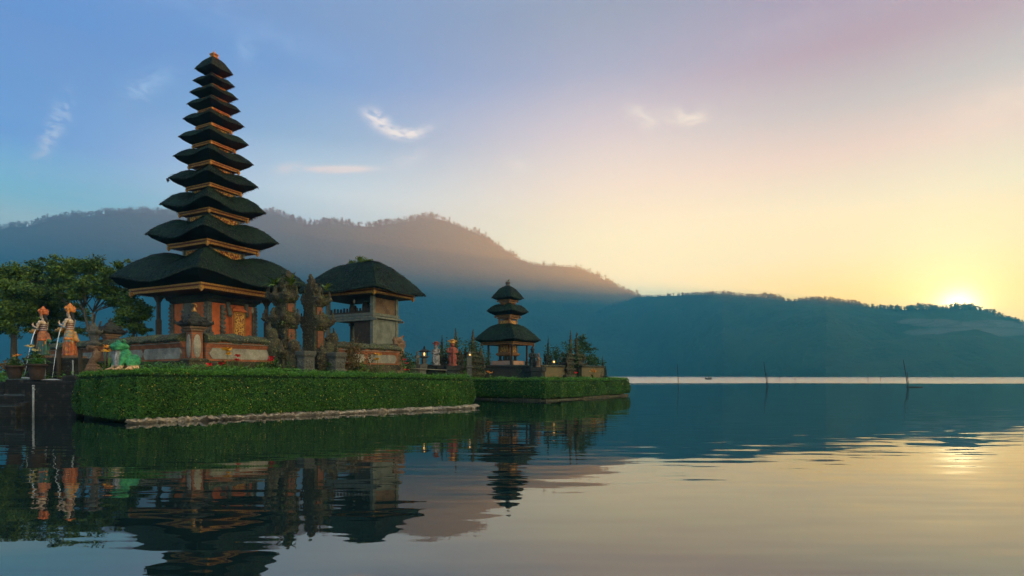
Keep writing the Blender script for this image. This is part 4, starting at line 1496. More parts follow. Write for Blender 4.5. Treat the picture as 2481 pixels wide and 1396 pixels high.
# ---------------------------------------------------------------- trees
def tree(label, base, fork_h, clumps, n_leaf, size, seed, leafm=None, barkm=None, r0=0.22, cat='tree', name='tree', group=None, lean=(0, 0), flat=0.55, forks=5):
    """base point, clumps = [(dx, dy, z, radius)] relative to the base; limbs run from the fork out to each clump"""
    rr = random.Random(seed)
    rng = np.random.default_rng(seed)
    t = thing(name, label, cat, base, 0, group)
    mb = MB()
    fk = Vector((lean[0], lean[1], fork_h))
    mb.tube([(0, 0, -0.3), (lean[0] * 0.3, lean[1] * 0.3, fork_h * 0.45), fk], [r0 * 1.25, r0 * 0.95, r0 * 0.8], 8)
    mains = []
    for i in range(forks):
        cl_ = clumps[int(i * len(clumps) / forks)]
        p = fk.lerp(Vector(cl_[:3]), 0.45) + Vector((rr.uniform(-.2, .2), rr.uniform(-.2, .2), rr.uniform(-.1, .3)))
        mb.tube([fk - Vector((0, 0, 0.1)), fk.lerp(p, 0.5) + Vector((rr.uniform(-.12, .12), rr.uniform(-.12, .12), 0.12)), p], [r0 * 0.55, r0 * 0.42, r0 * 0.32], 6)
        mains.append(p)
    for c in clumps:
        c3 = Vector(c[:3])
        s = min(mains, key=lambda p: (p - c3).length)
        m = s.lerp(c3, 0.5) + Vector((rr.uniform(-.25, .25), rr.uniform(-.25, .25), rr.uniform(-.2, .2)))
        mb.tube([s, m, c3 - Vector((0, 0, c[3] * 0.2))], [r0 * 0.26, r0 * 0.17, r0 * 0.06], 5)
        for k in range(4):
            e = c3 + Vector((rr.gauss(0, .6), rr.gauss(0, .6), rr.gauss(0.1, .35))) * c[3]
            mb.tube([m, m.lerp(e, 0.6) + Vector((0, 0, 0.1)), e], [r0 * 0.12, r0 * 0.08, 0.012], 4)
    mb.build('trunk', barkm or BARK, t)
    tot = sum(c[3] ** 2 for c in clumps)
    cs = []
    for c in clumps:
        k = int(n_leaf * c[3] ** 2 / tot)
        sub = rng.normal(size=(max(4, int(6 + 5 * c[3])), 3)) * np.array([0.62, 0.62, 0.34]) * c[3]
        pick = sub[rng.integers(0, len(sub), k)]
        q = pick + rng.normal(size=(k, 3)) * c[3] * np.array([0.24, 0.24, 0.13])
        cs.append(q + np.array(c[:3]))
    v, q = leaf_arrays(np.concatenate(cs), size, rng, np.array([[0, 0, flat]]), 0.8, asp=0.5)
    leaf_object('crown', v, q, leafm or LEAF, t)
    return t


def clumps_px(base, d, rows):
    """crown clumps from where the photo shows them: (px, py, depth offset, radius in metres)"""
    out = []
    for px, py, dd, r in rows:
        p = P(px, py, d + dd) - Vector(base)
        out.append((p.x, p.y, p.z, r * 1.08))
    return out


b1 = P(34, 880, 38)
b1.z = GZ
tree('leafy tree at the edge of the garden furthest from the pagoda', b1, 3.0, clumps_px(b1, 38, [(10, 660, 0, 1.0), (45, 672, 1, 1.0), (-15, 700, 0, 1.2), (30, 705, -1, 1.1), (62, 712, 1, .9), (10, 745, -1, 1.1), (55, 750, 0, .9), (-20, 780, 0, .9), (35, 785, -1, .7), (85, 700, 1, .8), (15, 800, 1, .6), (-40, 670, 1, 1.2)]), 24000, 0.18, 21, r0=0.2)
b2 = P(88, 880, 41)
b2.z = GZ
tree('dark dense tree behind the green-skirted statue', b2, 3.2, clumps_px(b2, 41, [(105, 665, 0, .9), (128, 655, 1, .9), (100, 700, 1, 1.0), (135, 705, 0, 1.0), (90, 740, 0, .9), (120, 750, 1, .9), (75, 770, 1, .7), (105, 790, 0, .7), (140, 770, 1, .8), (150, 690, 1, .9), (130, 640, 0, .55), (115, 815, 1, .6)]), 22000, 0.18, 22, LEAF_D, r0=0.19)
b3 = P(226, 860, 38)
b3.z = GZ
tree('wide umbrella tree with many bare slanting limbs behind the stone scroll', b3, 2.3, clumps_px(b3, 38, [(150, 652, 0, .75), (135, 680, 1, .7), (178, 650, 1, .8), (205, 648, 0, .8), (235, 650, 0, .75), (262, 668, -1, .7), (285, 645, 0, .5), (240, 685, 1, .8), (205, 690, -1, .7), (168, 690, 0, .7), (280, 690, 0, .7), (300, 712, 0, .65), (265, 712, 1, .5), (150, 725, 1, .5), (310, 740, 1, .5), (230, 640, 1, .5), (190, 720, 1, .45), (215, 715, 0, .5), (245, 712, -1, .5), (270, 735, 0, .5), (175, 700, -1, .6), (320, 690, 0, .5)]), 24000, 0.16, 23, barkm=BARK_L, r0=0.17, forks=9, flat=0.8)
b4 = P(318, 870, 36)
b4.z = GZ
tree('low bushy tree between the dark wall pillar and the pagoda post', b4, 1.9, clumps_px(b4, 36, [(322, 728, 0, .6), (345, 745, 0, .5), (305, 755, -1, .5), (335, 770, 0, .6), (312, 785, 0, .6), (345, 795, 1, .45), (295, 775, 0, .45), (325, 800, 0, .5), (290, 735, 1, .5)]), 9000, 0.15, 24, r0=0.12)
b5 = P(165, 870, 44)
b5.z = GZ
tree('slender olive tree seen between the two statues', b5, 2.6, clumps_px(b5, 44, [(165, 740, 0, .7), (150, 770, 0, .6), (185, 765, 0, .7), (170, 800, 0, .7), (195, 800, 1, .5), (150, 810, 1, .5)]), 7000, 0.16, 25, r0=0.12)

# hedge-height shrubs and grass on the left bank
rng = np.random.default_rng(41)
n = 5200
cx = rng.uniform(-32, -17.8, n)
cy = 22.6 + (-17.0 - cx) * 0.45 + rng.uniform(0, 5.5, n)
c = np.stack([cx, cy, GZ + rng.random(n) ** 2 * 0.5], 1)
v, q = leaf_arrays(c, 0.32, rng, np.array([[0, 0, 0.2]]), 0.5, asp=0.16, up=1.2)
# blades behind the near hedge
n = 9000
f = rng.random(n)
off = rng.uniform(0.9, 3.4, n)
gx = -12.6 + f * 10.0 - 0.69 * off
gy = 19.9 + f * 8.3 + 0.72 * off
c2 = np.stack([gx, gy, GZ + rng.random(n) ** 1.5 * (0.78 - 0.50 * f)], 1)
v2, q2 = leaf_arrays(c2, 0.26, rng, np.array([[0, 0, 0.2]]), 0.5, asp=0.14, up=1.3)
tag(leaf_object('grass', np.concatenate([v, v2]), np.concatenate([q, q2 + len(v)]), GRASS), 'bright green grass growing on the temple island', 'grass', kind='stuff')


def shrub(label, base, r, h, n, size, seed, m, name='shrub', cat='shrub', group=None, stems=6):
    rng = np.random.default_rng(seed)
    rr = random.Random(seed)
    t = thing(name, label, cat, base, 0, group)
    mb = MB()
    for i in range(stems):
        a = rr.random() * 6.28
        e = Vector((math.cos(a) * r * 0.7, math.sin(a) * r * 0.7, h * rr.uniform(0.6, 0.95)))
        mb.tube([(0.02 * i, 0, -0.1), e * 0.5 + Vector((0, 0, 0.1)), e], [0.03, 0.022, 0.008], 4)
    mb.build('stem', BARK, t)
    sub = np.stack([rng.normal(size=16) * r * 0.5, rng.normal(size=16) * r * 0.5, rng.uniform(0.15, 0.95, 16) * h], 1)
    pick = sub[rng.integers(0, 16, n)]
    c = pick + rng.normal(size=(n, 3)) * np.array([r * 0.26, r * 0.26, h * 0.11])
    v, q = leaf_arrays(c, size, rng, np.array([[0, 0, 0.3]]), 0.9)
    leaf_object('leaves', v, q, m, t)
    return t


s = P(860, 880, wall_depth(860, 1.0))
s.z = GZ
shrub('loose bronze-green bush in front of the wall below the pavilion', s, 0.62, 1.9, 1300, 0.11, 51, LEAF_O)
s = P(800, 880, wall_depth(800, 1.6))
s.z = GZ
shrub('small dark bush beside the pedestal nearer the pavilion', s, 0.35, 0.9, 500, 0.10, 52, LEAF_D)
s = P(985, 880, 34)
s.z = GZ
shrub('dark round bush behind the horned end pillar', s, 0.5, 1.55, 900, 0.11, 53, LEAF_D)
s = P(668, 885, wall_depth(668, 1.6))
s.z = GZ
shrub('dark mossy bush at the foot of the gate near a red flower', s, 0.42, 1.0, 800, 0.09, 54, LEAF_D)
s = P(640, 885, wall_depth(640, 1.0))
s.z = GZ
shrub('leafy green shrub left of the dark bush at the gate foot', s, 0.42, 0.85, 800, 0.12, 56, LEAF)
s = P(592, 885, wall_depth(592, 0.9))
s.z = GZ
shrub('low leafy shrub below the pale panel between red flowers', s, 0.40, 0.62, 700, 0.12, 57, LEAF)
s = P(880, 885, wall_depth(880, 1.1))
s.z = GZ
shrub('green shrub right of the bronze bush below the pavilion', s, 0.45, 0.95, 900, 0.11, 58, LEAF)
s = P(395, 885, 22.6)
s.z = GZ
shrub('low dark shrub below the blue-grey panel right of the frog', s, 0.5, 0.7, 900, 0.12, 59, LEAF_D)
s = P(30, 860, 31)
s.z = GZ
shrub('olive bush with orange blooms on the garden bank', s, 1.0, 1.0, 1500, 0.14, 55, LEAF_O)


def flower(label, base, h, petal, seed, n=1, group='garden flowers', lean=0.0):
    rr = random.Random(seed)
    t = thing('flower', label, 'flower', base, 0, group)
    mb = MB()
    tip = Vector((lean, 0, h))
    mb.tube([(0, 0, -0.1), tip * 0.5 + Vector((0.02, 0, 0)), tip], [0.018, 0.014, 0.01], 5)
    for k in range(6):
        a = rr.random() * 6.28
        L = h * rr.uniform(0.35, 0.6)
        d = Vector((math.cos(a), math.sin(a), 0))
        s_ = Vector((-d.y, d.x, 0)) * 0.055
        p0 = tip * rr.uniform(0.05, 0.45)
        p1 = p0 + d * L * 0.35 + Vector((0, 0, L * 0.6))
        p2 = p0 + d * L * 0.75 + Vector((0, 0, L * 0.75))
        mb.add([p0 - s_ * 0.3, p0 + s_ * 0.3, p1 + s_, p2, p1 - s_, p1 - Vector((0, 0, 0.03))], [(0, 1, 2, 5), (0, 5, 4), (5, 2, 3), (4, 5, 3)])
    mb.build('stem', LEAF, t)
    for i in range(n):
        c = tip + Vector((rr.uniform(-.12, .12), rr.uniform(-.08, .08), rr.uniform(-.12, .12))) * (0 if n == 1 else 1.2)
        mb = MB()
        mb.blob(c, (0.03, 0.03, 0.04), nu=6, nv=4)
        for k in range(7):
            a = k * 6.283 / 7 + rr.random() * 0.3
            u = rr.uniform(-0.2, 0.9)
            d = Vector((math.cos(a), math.sin(a), u)).normalized() * rr.uniform(0.14, 0.20)
            s_ = Vector((-math.sin(a), math.cos(a), 0)) * 0.085
            mb.add([c, c + d * 0.6 + s_, c + d, c + d * 0.6 - s_, c + d * 0.55 + Vector((0, 0, 0.03))], [(0, 1, 4), (1, 2, 4), (2, 3, 4), (3, 0, 4)])
        mb.build('blossom', petal, t)
    return t


def at_ground(px, d, py=880, z=GZ):
    p = P(px, py, d)
    p.z = z
    return p


def fl(label, px, py, d, petal, seed, n=1, **k):
    p = P(px, py, d)
    g = k.pop('z', GZ)
    h = p.z - g
    p.z = g
    return flower(label, p, h, petal, seed, n, **k)


fl('tall yellow canna in front of the pale panel right of the corner pillar', 550, 852, wall_depth(550), YEL_F, 1, 5)
fl('yellow canna below the drum pavilion wall', 915, 866, wall_depth(915), YEL_F, 2, 4)
fl('red flower low in the grass, closest to the corner pillar', 505, 888, wall_depth(505), RED_F, 3, 2)
fl('red flower just left of the yellow canna stem', 535, 878, wall_depth(535), RED_F, 4, 2)
fl('red flower just right of the yellow canna', 578, 868, wall_depth(578), RED_F, 5, 2)
fl('large red flower beside the dark foot of the gate', 654, 873, wall_depth(654, 1.2), RED_F, 6, 4)
fl('red flower on the dark bush behind the horned end pillar', 980, 878, 32, RED_F, 7, 2)
fl('red flower low by the end of the white rail', 985, 897, 31.5, RED_F, 8)
fl('orange flower just left of the frog, lower bloom', 254, 853, 21.6, YEL_F, 9, 2)
fl('orange flower touching the frog by its mouth', 264, 842, 21.6, ORA_F, 10, 2)
fl('cream flowers beside the green skirt of the statue', 82, 845, 24.6, CRM_F, 11, 4)
fl('orange flower on the grassy bank behind the pots', 43, 861, 27, ORA_F, 12, 2)
for i, (px, d, sc_) in enumerate(((352, 21.5, 0.55), (372, 22, 0.5), (405, 22.5, 0.55), (600, wall_depth(600), 0.6), (630, wall_depth(630), 0.6), (690, wall_depth(690, 1.9), 0.6), (842, wall_depth(842), 0.6), (940, wall_depth(940), 0.65), (960, wall_depth(960), 0.6))):
    fern(('blue-green grassy plant just right of the frog', 'blue-green grassy plant second from the frog', 'grassy plant below the blue-grey panel', 'broad-leaved plant right of the red flowers by the wall', 'broad-leaved plant left of the large red flower', 'leafy plant at the foot of the left gate pedestal', 'leafy plant right of the gate steps', 'leafy plant below the yellow canna by the pavilion wall', 'leafy plant at the foot of the horned end pillar')[i],
         at_ground(px, d), 18, sc_, 60 + i, LEAF, 'leafy plants along the temple wall', 'leafy_plant', 'plant', 0.8)


# ---------------------------------------------------------------- painted water-pouring statues
def m_statue(name, low, mid, high, band, accents):
    """robe paint laid out up the figure: skirt, sash, bodice; bare painted skin above"""
    def build(t, oc, geo, b):
        sp = t.n('ShaderNodeSeparateXYZ')
        t.put(sp.inputs[0], oc)
        z = sp.outputs[2]
        n = t.noise(oc, 5.5, 4, 0.6)
        v = t.n('ShaderNodeTexVoronoi')
        v.inputs['Scale'].default_value = 6.5
        zz = t.m('ADD', z, t.m('MULTIPLY', t.m('SUBTRACT', n, 0.5), 0.22))
        c = t.mix(t.rng(n, 0.4, 0.6), low, accents[0])
        c = t.mix(t.m('LESS_THAN', v.outputs['Distance'], 0.30), c, accents[1])
        up = t.mix(t.rng(n, 0.45, 0.62), mid, accents[2])
        c = t.mix(t.rng(zz, band[0] - 0.02, band[0] + 0.02), c, up)
        w = t.m('FRACT', t.m('MULTIPLY', z, 11))
        bod = t.mix(t.m('MULTIPLY', t.m('GREATER_THAN', w, 0.62), t.rng(v.outputs['Distance'], 0.2, 0.5)), high, (0.46, 0.38, 0.34))
        r = t.m('SQRT', t.m('ADD', t.m('POWER', t.m('SUBTRACT', sp.outputs[0], 0.0), 2), t.m('POWER', sp.outputs[1], 2)))
        c = t.mix(t.rng(z, 1.10, 1.11), c, bod)
        skin = (0.62, 0.44, 0.30)
        arm = t.m('MULTIPLY', t.m('GREATER_THAN', r, 0.20), t.m('GREATER_THAN', z, 1.02))
        c = t.mix(arm, c, skin)
        c = t.mix(t.rng(z, 1.40, 1.41), c, skin)
        bump(t, b, n, 0.4, 0.03)
        gr = t.noise(oc, 7, 6, 0.7)
        return t.mix(t.rng(gr, 0.40, 0.70, 0.1, 0.85), c, (0.06, 0.042, 0.026))
    return mat(name, build, 0.55)


def lady(label, loc, rz, h, material, crown_m, group):
    t = thing('statue', label, 'statue', loc, rz, group)
    k = h / 1.72
    S = lambda *p: tuple(x * k for x in p)
    mb = MB()
    mb.lathe([(0.27, 0.0), (0.28, 0.05), (0.235, 0.12), (0.215, 0.30), (0.205, 0.55), (0.205, 0.75), (0.19, 0.90), (0.15, 1.02), (0.135, 1.10), (0.145, 1.18), (0.17, 1.27), (0.175, 1.35), (0.12, 1.42), (0.06, 1.46), (0.055, 1.56)], n=18, sx=0.82)
    for i in range(9):                           # folds of the robe
        a = i * 0.7
        mb.tube([(0.22 * math.cos(a) * .85, 0.22 * math.sin(a), 0.05), (0.19 * math.cos(a) * .85, 0.195 * math.sin(a), 0.5), (0.14 * math.cos(a) * .85, 0.155 * math.sin(a), 0.92)], [0.05, 0.035, 0.01], 6)
    mb.tube([(-0.12, 0, 0.9), (-0.22, 0.02, 0.62), (-0.31, 0.02, 0.54)], [0.10, 0.10, 0.05], 8)      # cloth flaring at the back
    mb.blob((0.1, -0.1, 1.27), (0.10, 0.09, 0.09)).blob((0.1, 0.1, 1.27), (0.10, 0.09, 0.09))
    mb.blob((0, -0.19, 1.36), (0.08, 0.08, 0.075)).blob((0, 0.19, 1.36), (0.08, 0.08, 0.075))
    # head looking along +x, with brow, nose, lips and chin
    mb.blob((0.02, 0, 1.62), (0.10, 0.082, 0.125), nu=14, nv=10)
    mb.blob((0.065, 0, 1.545), (0.05, 0.045, 0.04))
    mb.tube([(0.105, 0, 1.645), (0.135, 0, 1.60), (0.115, 0, 1.592)], [0.014, 0.020, 0.014], 6)
    mb.blob((0.105, 0, 1.565), (0.02, 0.03, 0.012))
    for s in (-1, 1):
        mb.blob((0.0, s * 0.085, 1.61), (0.02, 0.012, 0.035))
    # arms: one hand raised flat, the other forearm across under the jug
    for s, pts, hand in ((-1, [(0, -0.22, 1.36), (0.04, -0.27, 1.10), (0.30, -0.13, 1.07)], (0.32, -0.11, 1.07)), (1, [(0, 0.22, 1.36), (0.06, 0.26, 1.12), (0.31, 0.10, 1.20)], (0.325, 0.08, 1.24))):
        mb.tube(pts, [0.06, 0.048, 0.034], 8)
        hx_, hy_, hz_ = hand
        up = s == 1
        mb.blob(hand, (0.03, 0.04, 0.05) if up else (0.05, 0.04, 0.028))
        for f_ in range(4):
            o = (f_ - 1.5) * 0.019
            ln = (0.085, 0.10, 0.095, 0.075)[f_]
            if up:
                mb.tube([(hx_, hy_ + o, hz_ + 0.02), (hx_ + 0.01, hy_ + o * 1.1, hz_ + 0.06), (hx_ - 0.005, hy_ + o * 1.15, hz_ + ln + 0.03)], [0.011, 0.010, 0.007], 6)
            else:
                mb.tube([(hx_ + 0.02, hy_ + o, hz_), (hx_ + 0.07, hy_ + o, hz_ - 0.005), (hx_ + ln, hy_ + o, hz_ - 0.04)], [0.011, 0.010, 0.007], 6)
        mb.tube([(hx_, hy_ + s * 0.03, hz_), (hx_ + 0.02, hy_ + s * 0.06, hz_ + 0.03), (hx_ + 0.03, hy_ + s * 0.06, hz_ + 0.06)], [0.013, 0.011, 0.008], 6)
    mb.v = [tuple(x * k for x in p) for p in mb.v]
    fuse(mb.build('body', material, t), 0.013 * k)
    mb = MB()
    mb.blob((-0.055, 0, 1.63), (0.08, 0.086, 0.115), nu=14, nv=9)
    mb.tube([(-0.08, 0, 1.6), (-0.11, 0, 1.45), (-0.12, 0, 1.25)], [0.07, 0.06, 0.025], 8)
    mb.v = [tuple(x * k for x in p) for p in mb.v]
    fuse(mb.build('hair', HAIR, t), 0.02)
    mb = MB()
    mb.lathe([(0.11, 1.69), (0.135, 1.71), (0.125, 1.76), (0.15, 1.79), (0.13, 1.84), (0.10, 1.88), (0.11, 1.91), (0.06, 1.97), (0.02, 2.04)], n=14)
    for i in range(9):
        a = i * 0.698
        mb.tube([(0.12 * math.cos(a), 0.12 * math.sin(a), 1.76), (0.165 * math.cos(a), 0.165 * math.sin(a), 1.83), (0.13 * math.cos(a), 0.13 * math.sin(a), 1.93)], [0.035, 0.03, 0.008], 6)
    mb.blob((-0.13, 0, 1.74), (0.06, 0.09, 0.09))
    for s in (-1, 1):
        mb.blob((0.0, s * 0.115, 1.66), (0.035, 0.02, 0.07))
    mb.v = [tuple(x * k for x in p) for p in mb.v]
    fuse(mb.build('headdress', crown_m, t), 0.016)
    for s in (-1, 1):
        mb = MB()
        mb.blob((0.104, s * 0.038, 1.635), (0.012, 0.02, 0.010), nu=8, nv=5)
        mb.v = [tuple(x * k for x in p) for p in mb.v]
        mb.build('eye', HAIR, t)
    mb = MB()
    mb.lathe([(0.03, -0.13), (0.09, -0.08), (0.115, 0.0), (0.09, 0.08), (0.045, 0.12), (0.045, 0.15), (0.065, 0.17)], n=14)
    m = Matrix.Rotation(R(100), 3, 'Y')
    mb.v = [tuple((m @ Vector(p) + Vector((0.34, -0.02, 1.00))) * k) for p in mb.v]
    mb.build('jug', GOLD, t)
    mb = MB()
    mb.lathe([(0.215, 0.60), (0.235, 0.64), (0.205, 0.70)], n=16, sx=0.85)
    mb.tube([(0.16, 0, 0.95), (0.18, 0, 0.6), (0.21, 0, 0.15)], [0.07, 0.09, 0.10], 8, flat=0.4)
    mb.v = [tuple(x * k for x in p) for p in mb.v]
    fuse(mb.build('sash', crown_m, t), 0.02)
    MB().box((0, 0, -0.05), (0.80 * k, 0.80 * k, 0.10), 0, top=0.94).build('base', STONE_T, t)
    return t


ROBE_G = m_statue('green_robe', (0.015, 0.13, 0.06), (0.36, 0.10, 0.035), (0.10, 0.035, 0.05), (0.72,), [(0.02, 0.09, 0.13), (0.55, 0.22, 0.03), (0.50, 0.17, 0.05)])
ROBE_O = m_statue('orange_robe', (0.50, 0.12, 0.02), (0.50, 0.22, 0.04), (0.26, 0.09, 0.03), (0.62,), [(0.36, 0.07, 0.015), (0.60, 0.26, 0.04), (0.10, 0.26, 0.26)])
CROWN_R = simple('red_gold_crown', (0.36, 0.055, 0.018), (0.50, 0.17, 0.035), 12, 0.5)
CROWN_O = simple('orange_gold_crown', (0.46, 0.10, 0.02), (0.58, 0.25, 0.045), 12, 0.5)

BZ = 1.55
st1 = P(105, 862, 25.6)
lady('painted statue of a woman in an orange and green robe pouring from a gold jug', st1, R(188), 1.88, ROBE_G, CROWN_R, 'water-pouring statues')
st2 = P(170, 862, 24.6)
lady('taller painted statue of a woman in an orange-gold robe, closest to the stone scroll', st2, R(188), 1.92, ROBE_O, CROWN_O, 'water-pouring statues')


def plinth(label, top, s, m, z0=0.9):
    t = thing('stone_plinth', label, 'plinth', (top.x, top.y, z0), 0.12, 'plinths under the statues')
    h = top.z - 0.10 - z0
    mb = MB()
    mb.stack([(s, s, 0), (s, s, h - 0.28), (s * 1.08, s * 1.08, h - 0.24), (s * 1.12, s * 1.12, h - 0.1), (s * 1.16, s * 1.16, h - 0.08), (s * 1.16, s * 1.16, h)])
    fuse(mb.build('block', m, t), 0.03, 0.05)
    mb = MB()
    mb.tube([(s * 0.9, -s * 1.12, h - 0.1), (s * 0.9, -s * 1.12, -0.05)], 0.028, 6)
    mb.build('drain_pipe', METAL, t)


plinth('dark stone plinth under the green-robed statue', st1, 0.45, STONE_D)
plinth('dark stone plinth under the orange-robed statue', st2, 0.48, STONE_D)


def stream(label, pts, r0, r1):
    mb = MB()
    rad = [r0 + (r1 - r0) * i / (len(pts) - 1) + random.uniform(-0.004, 0.004) for i in range(len(pts))]
    mb.tube(pts, rad, 6)
    return tag(mb.build('water_stream', FALLS), label, 'water jet', 'jets poured by the statues')


def jet(a, b, n=16):
    a, b = Vector(a), Vector(b)
    out = []
    for i in range(n + 1):
        f = i / n
        p = a.lerp(b, f)
        p.z = a.z + (b.z - a.z) * f ** 1.9 + 0.02 * math.sin(math.pi * f)
        p.x = a.x + (b.x - a.x) * (1 - (1 - f) ** 1.25)
        out.append(p)
    return out


stream('thin arc of water poured by the green-robed statue', jet(P(91, 797, 25.6), P(60, 908, 24.4)), 0.020, 0.008)
stream('thin arc of water poured by the orange-robed statue', jet(P(152, 793, 24.6), P(127, 915, 23.8)), 0.020, 0.008)

# splash pools on the basin
for lab, px, py, d, r in (('pale splash where the jet lands between the two pots', 62, 917, 24.2, 0.55), ('pale splash where the jet of the orange-robed statue lands', 128, 921, 23.4, 0.5)):
    mb = MB()
    p = P(px, py, d)
    n = 22
    vs = [(0, 0, 0.06)]
    for j, (rr_, zz) in enumerate(((0.25, 0.05), (0.6, 0.03), (1.0, 0.0))):
        for i in range(n):
            a = 6.283 * i / n
            k = r * rr_ * (1 + 0.25 * mnoise.noise(Vector((math.cos(a) * 2 + px, math.sin(a) * 2, j))))
            vs.append((k * math.cos(a) * 1.2, k * math.sin(a), zz + 0.02 * mnoise.noise(Vector((i, j, px)))))
    fs = [(0, 1 + i, 1 + (i + 1) % n) for i in range(n)]
    for j in range(2):
        fs += [(1 + j * n + i, 1 + (j + 1) * n + i, 1 + (j + 1) * n + (i + 1) % n, 1 + j * n + (i + 1) % n) for i in range(n)]
    mb.add(vs, fs, 0, True)
    tag(mb.build('splash', FALLS, None, p), lab, 'splash', 'splashes on the basin')

# stepped black stone basin at the waterline
fb = thing('fountain_basin', 'black wet stone basin stepping down to the lake below the statues', 'basin', P(90, 970, 23.4), 0.0)
fb.location.z = 0
mb = MB()
bx, by = fb.location.x, fb.location.y


def blk(px0, px1, d0, d1, z0, z1):
    x0, x1 = (px0 - 1240.5) / F * d0, (px1 - 1240.5) / F * d0
    mb.box(((x0 + x1) / 2 - bx, (d0 + d1) / 2 - by, (z0 + z1) / 2), (x1 - x0, d1 - d0, z1 - z0))


blk(12, 160, 23.2, 26.8, -0.5, 1.45)
blk(-60, 12, 23.6, 27.2, -0.5, 1.34)
blk(60, 186, 22.4, 23.25, -0.5, 1.36)
blk(150, 200, 23.0, 25.2, -0.5, 1.62)
blk(-60, 62, 22.7, 23.6, -0.5, 0.82)
blk(-60, 40, 22.0, 22.7, -0.5, 0.42)
blk(38, 62, 22.2, 22.7, -0.5, 0.55)
fuse(mb.build('stone_steps', STONE_B, fb), 0.045, 0.03)
for px0, px1, d0, d1, z in ((-60, 60, 22.72, 23.55, 0.835), (-60, 38, 22.02, 22.65, 0.435), (12, 158, 23.3, 24.5, 1.465)):
    x0, x1 = (px0 - 1240.5) / F * d0, (px1 - 1240.5) / F * d0
    MB().box(((x0 + x1) / 2 - bx, (d0 + d1) / 2 - by, z), (x1 - x0 - 0.1, d1 - d0 - 0.08, 0.02)).build('water_film', FALLS if z < 0 else simple('wet_film', (0.03, 0.045, 0.05), (0.02, 0.03, 0.035), 4, 0.06, spec=1.0), fb)
pp = P(81, 1012, 21.8)
pp.z = -0.3
t = thing('standpipe', 'pale metal standpipe rising from the water in front of the black basin', 'pipe', pp)
h = P(81, 936, 21.8).z + 0.3
MB().tube([(0, 0, 0), (0, 0, h)], 0.034, 9).lathe([(0.045, h - 0.02), (0.05, h + 0.02), (0.03, h + 0.05)], n=9).build('pipe', METAL, t)
MB().tube([(0.0, -0.02, h - 0.12), (0.09, -0.03, h - 0.12)], 0.022, 6).build('tap', METAL, t)


def pot(label, px, d, py_base, py_top, r, plant, seed):
    b = P(px, py_base, d)
    hgt = (py_base - py_top) / F * d
    t = thing('plant_pot', label, 'plant pot', b, 0, 'pots on the basin')
    MB().lathe([(r * 0.62, 0), (r * 0.70, 0.03), (r * 0.86, hgt * 0.55), (r * 0.97, hgt * 0.86), (r * 1.12, hgt * 0.88), (r * 1.12, hgt), (r * 0.95, hgt), (r * 0.92, hgt - 0.04)], n=18).build('pot', POT, t)
    rng = np.random.default_rng(seed)
    if plant == 'grass':
        c = np.stack([rng.normal(size=420) * r * 0.45, rng.normal(size=420) * r * 0.45, hgt + rng.random(420) ** 1.6 * 0.24], 1)
        v, q = leaf_arrays(c, 0.17, rng, np.array([[0, 0, 0.4]]), 0.5, asp=0.16, up=1.0)
        leaf_object('grass_tuft', v, q, GRASS, t)
    else:
        c = np.stack([rng.normal(size=300) * r * 0.4, rng.normal(size=300) * r * 0.4, hgt + np.abs(rng.normal(size=300)) * 0.16], 1)
        v, q = leaf_arrays(c, 0.10, rng)
        leaf_object('foliage', v, q, LEAF_D, t)
    return t


pot('dark tapering pot with a small dark plant on the basin edge', 36, 23.5, 918, 886, 0.29, 'dark', 71)
pot('dark tapering pot with a tuft of bright grass between the two splashes', 90, 23.0, 921, 882, 0.31, 'grass', 72)
pot('wide low bowl holding cream flowers beside the green-robed statue', 84, 24.8, 883, 868, 0.26, 'dark', 73)
for lab, px, d, y0, y1 in (('dark square post left of the orange-robed statue', 143, 24.0, 912, 850), ('dark square post right of the orange-robed statue', 195, 23.9, 915, 848)):
    p = P(px, y0, d)
    hh = (y0 - y1) / F * d + 0.3
    t = thing('garden_post', lab, 'post', p - Vector((0, 0, 0.3)), 0, 'dark posts beside the statue')
    MB().stack([(0.055, 0.055, 0), (0.055, 0.055, hh), (0.075, 0.075, hh + 0.01), (0.075, 0.075, hh + 0.05)]).build('shaft', WOOD, t)

# stone scroll with a little shrine on its head
s = P(229, 893, 22.9)
t = thing('carved_scroll', 'tan stone scroll curling up to a small carved lantern head left of the frog', 'stone carving', s, R(185))
mb = MB()
mb.stack([(0.24, 0.24, -0.5), (0.24, 0.24, 0.0), (0.2, 0.2, 0.04), (0.2, 0.2, 0.16)])
mb.tube([(0.16, 0, 0.12), (0.06, 0, 0.28), (-0.06, 0, 0.45), (-0.10, 0, 0.65), (-0.04, 0, 0.82), (0.08, 0, 0.90), (0.2, 0, 0.88), (0.25, 0, 0.80), (0.22, 0, 0.72)], [0.12, 0.15, 0.155, 0.15, 0.14, 0.12, 0.10, 0.08, 0.05], 10)
fuse(mb.build('scroll', STONE_T, t), 0.025, 0.03)
mb = MB()
mb.stack([(0.14, 0.14, 0.9), (0.24, 0.24, 0.98), (0.26, 0.26, 1.04), (0.17, 0.17, 1.08), (0.17, 0.17, 1.34), (0.27, 0.27, 1.42), (0.29, 0.29, 1.5), (0.15, 0.15, 1.58), (0.13, 0.13, 1.68), (0.03, 0.03, 1.85)])
for sx in (-1, 1):
    for sy in (-1, 1):
        mb.tube([(sx * .22, sy * .22, 1.45), (sx * .32, sy * .32, 1.5), (sx * .32, sy * .32, 1.62)], [.07, .05, .015], 6)
        mb.tube([(sx * .2, sy * .2, 1.0), (sx * .29, sy * .29, 1.02), (sx * .30, sy * .30, 0.92)], [.06, .045, .015], 6)
mb.v = [(x * 0.62, y * 0.62, z) for x, y, z in mb.v]
fuse(mb.build('lantern_head', STONE_G, t), 0.02, 0.025)


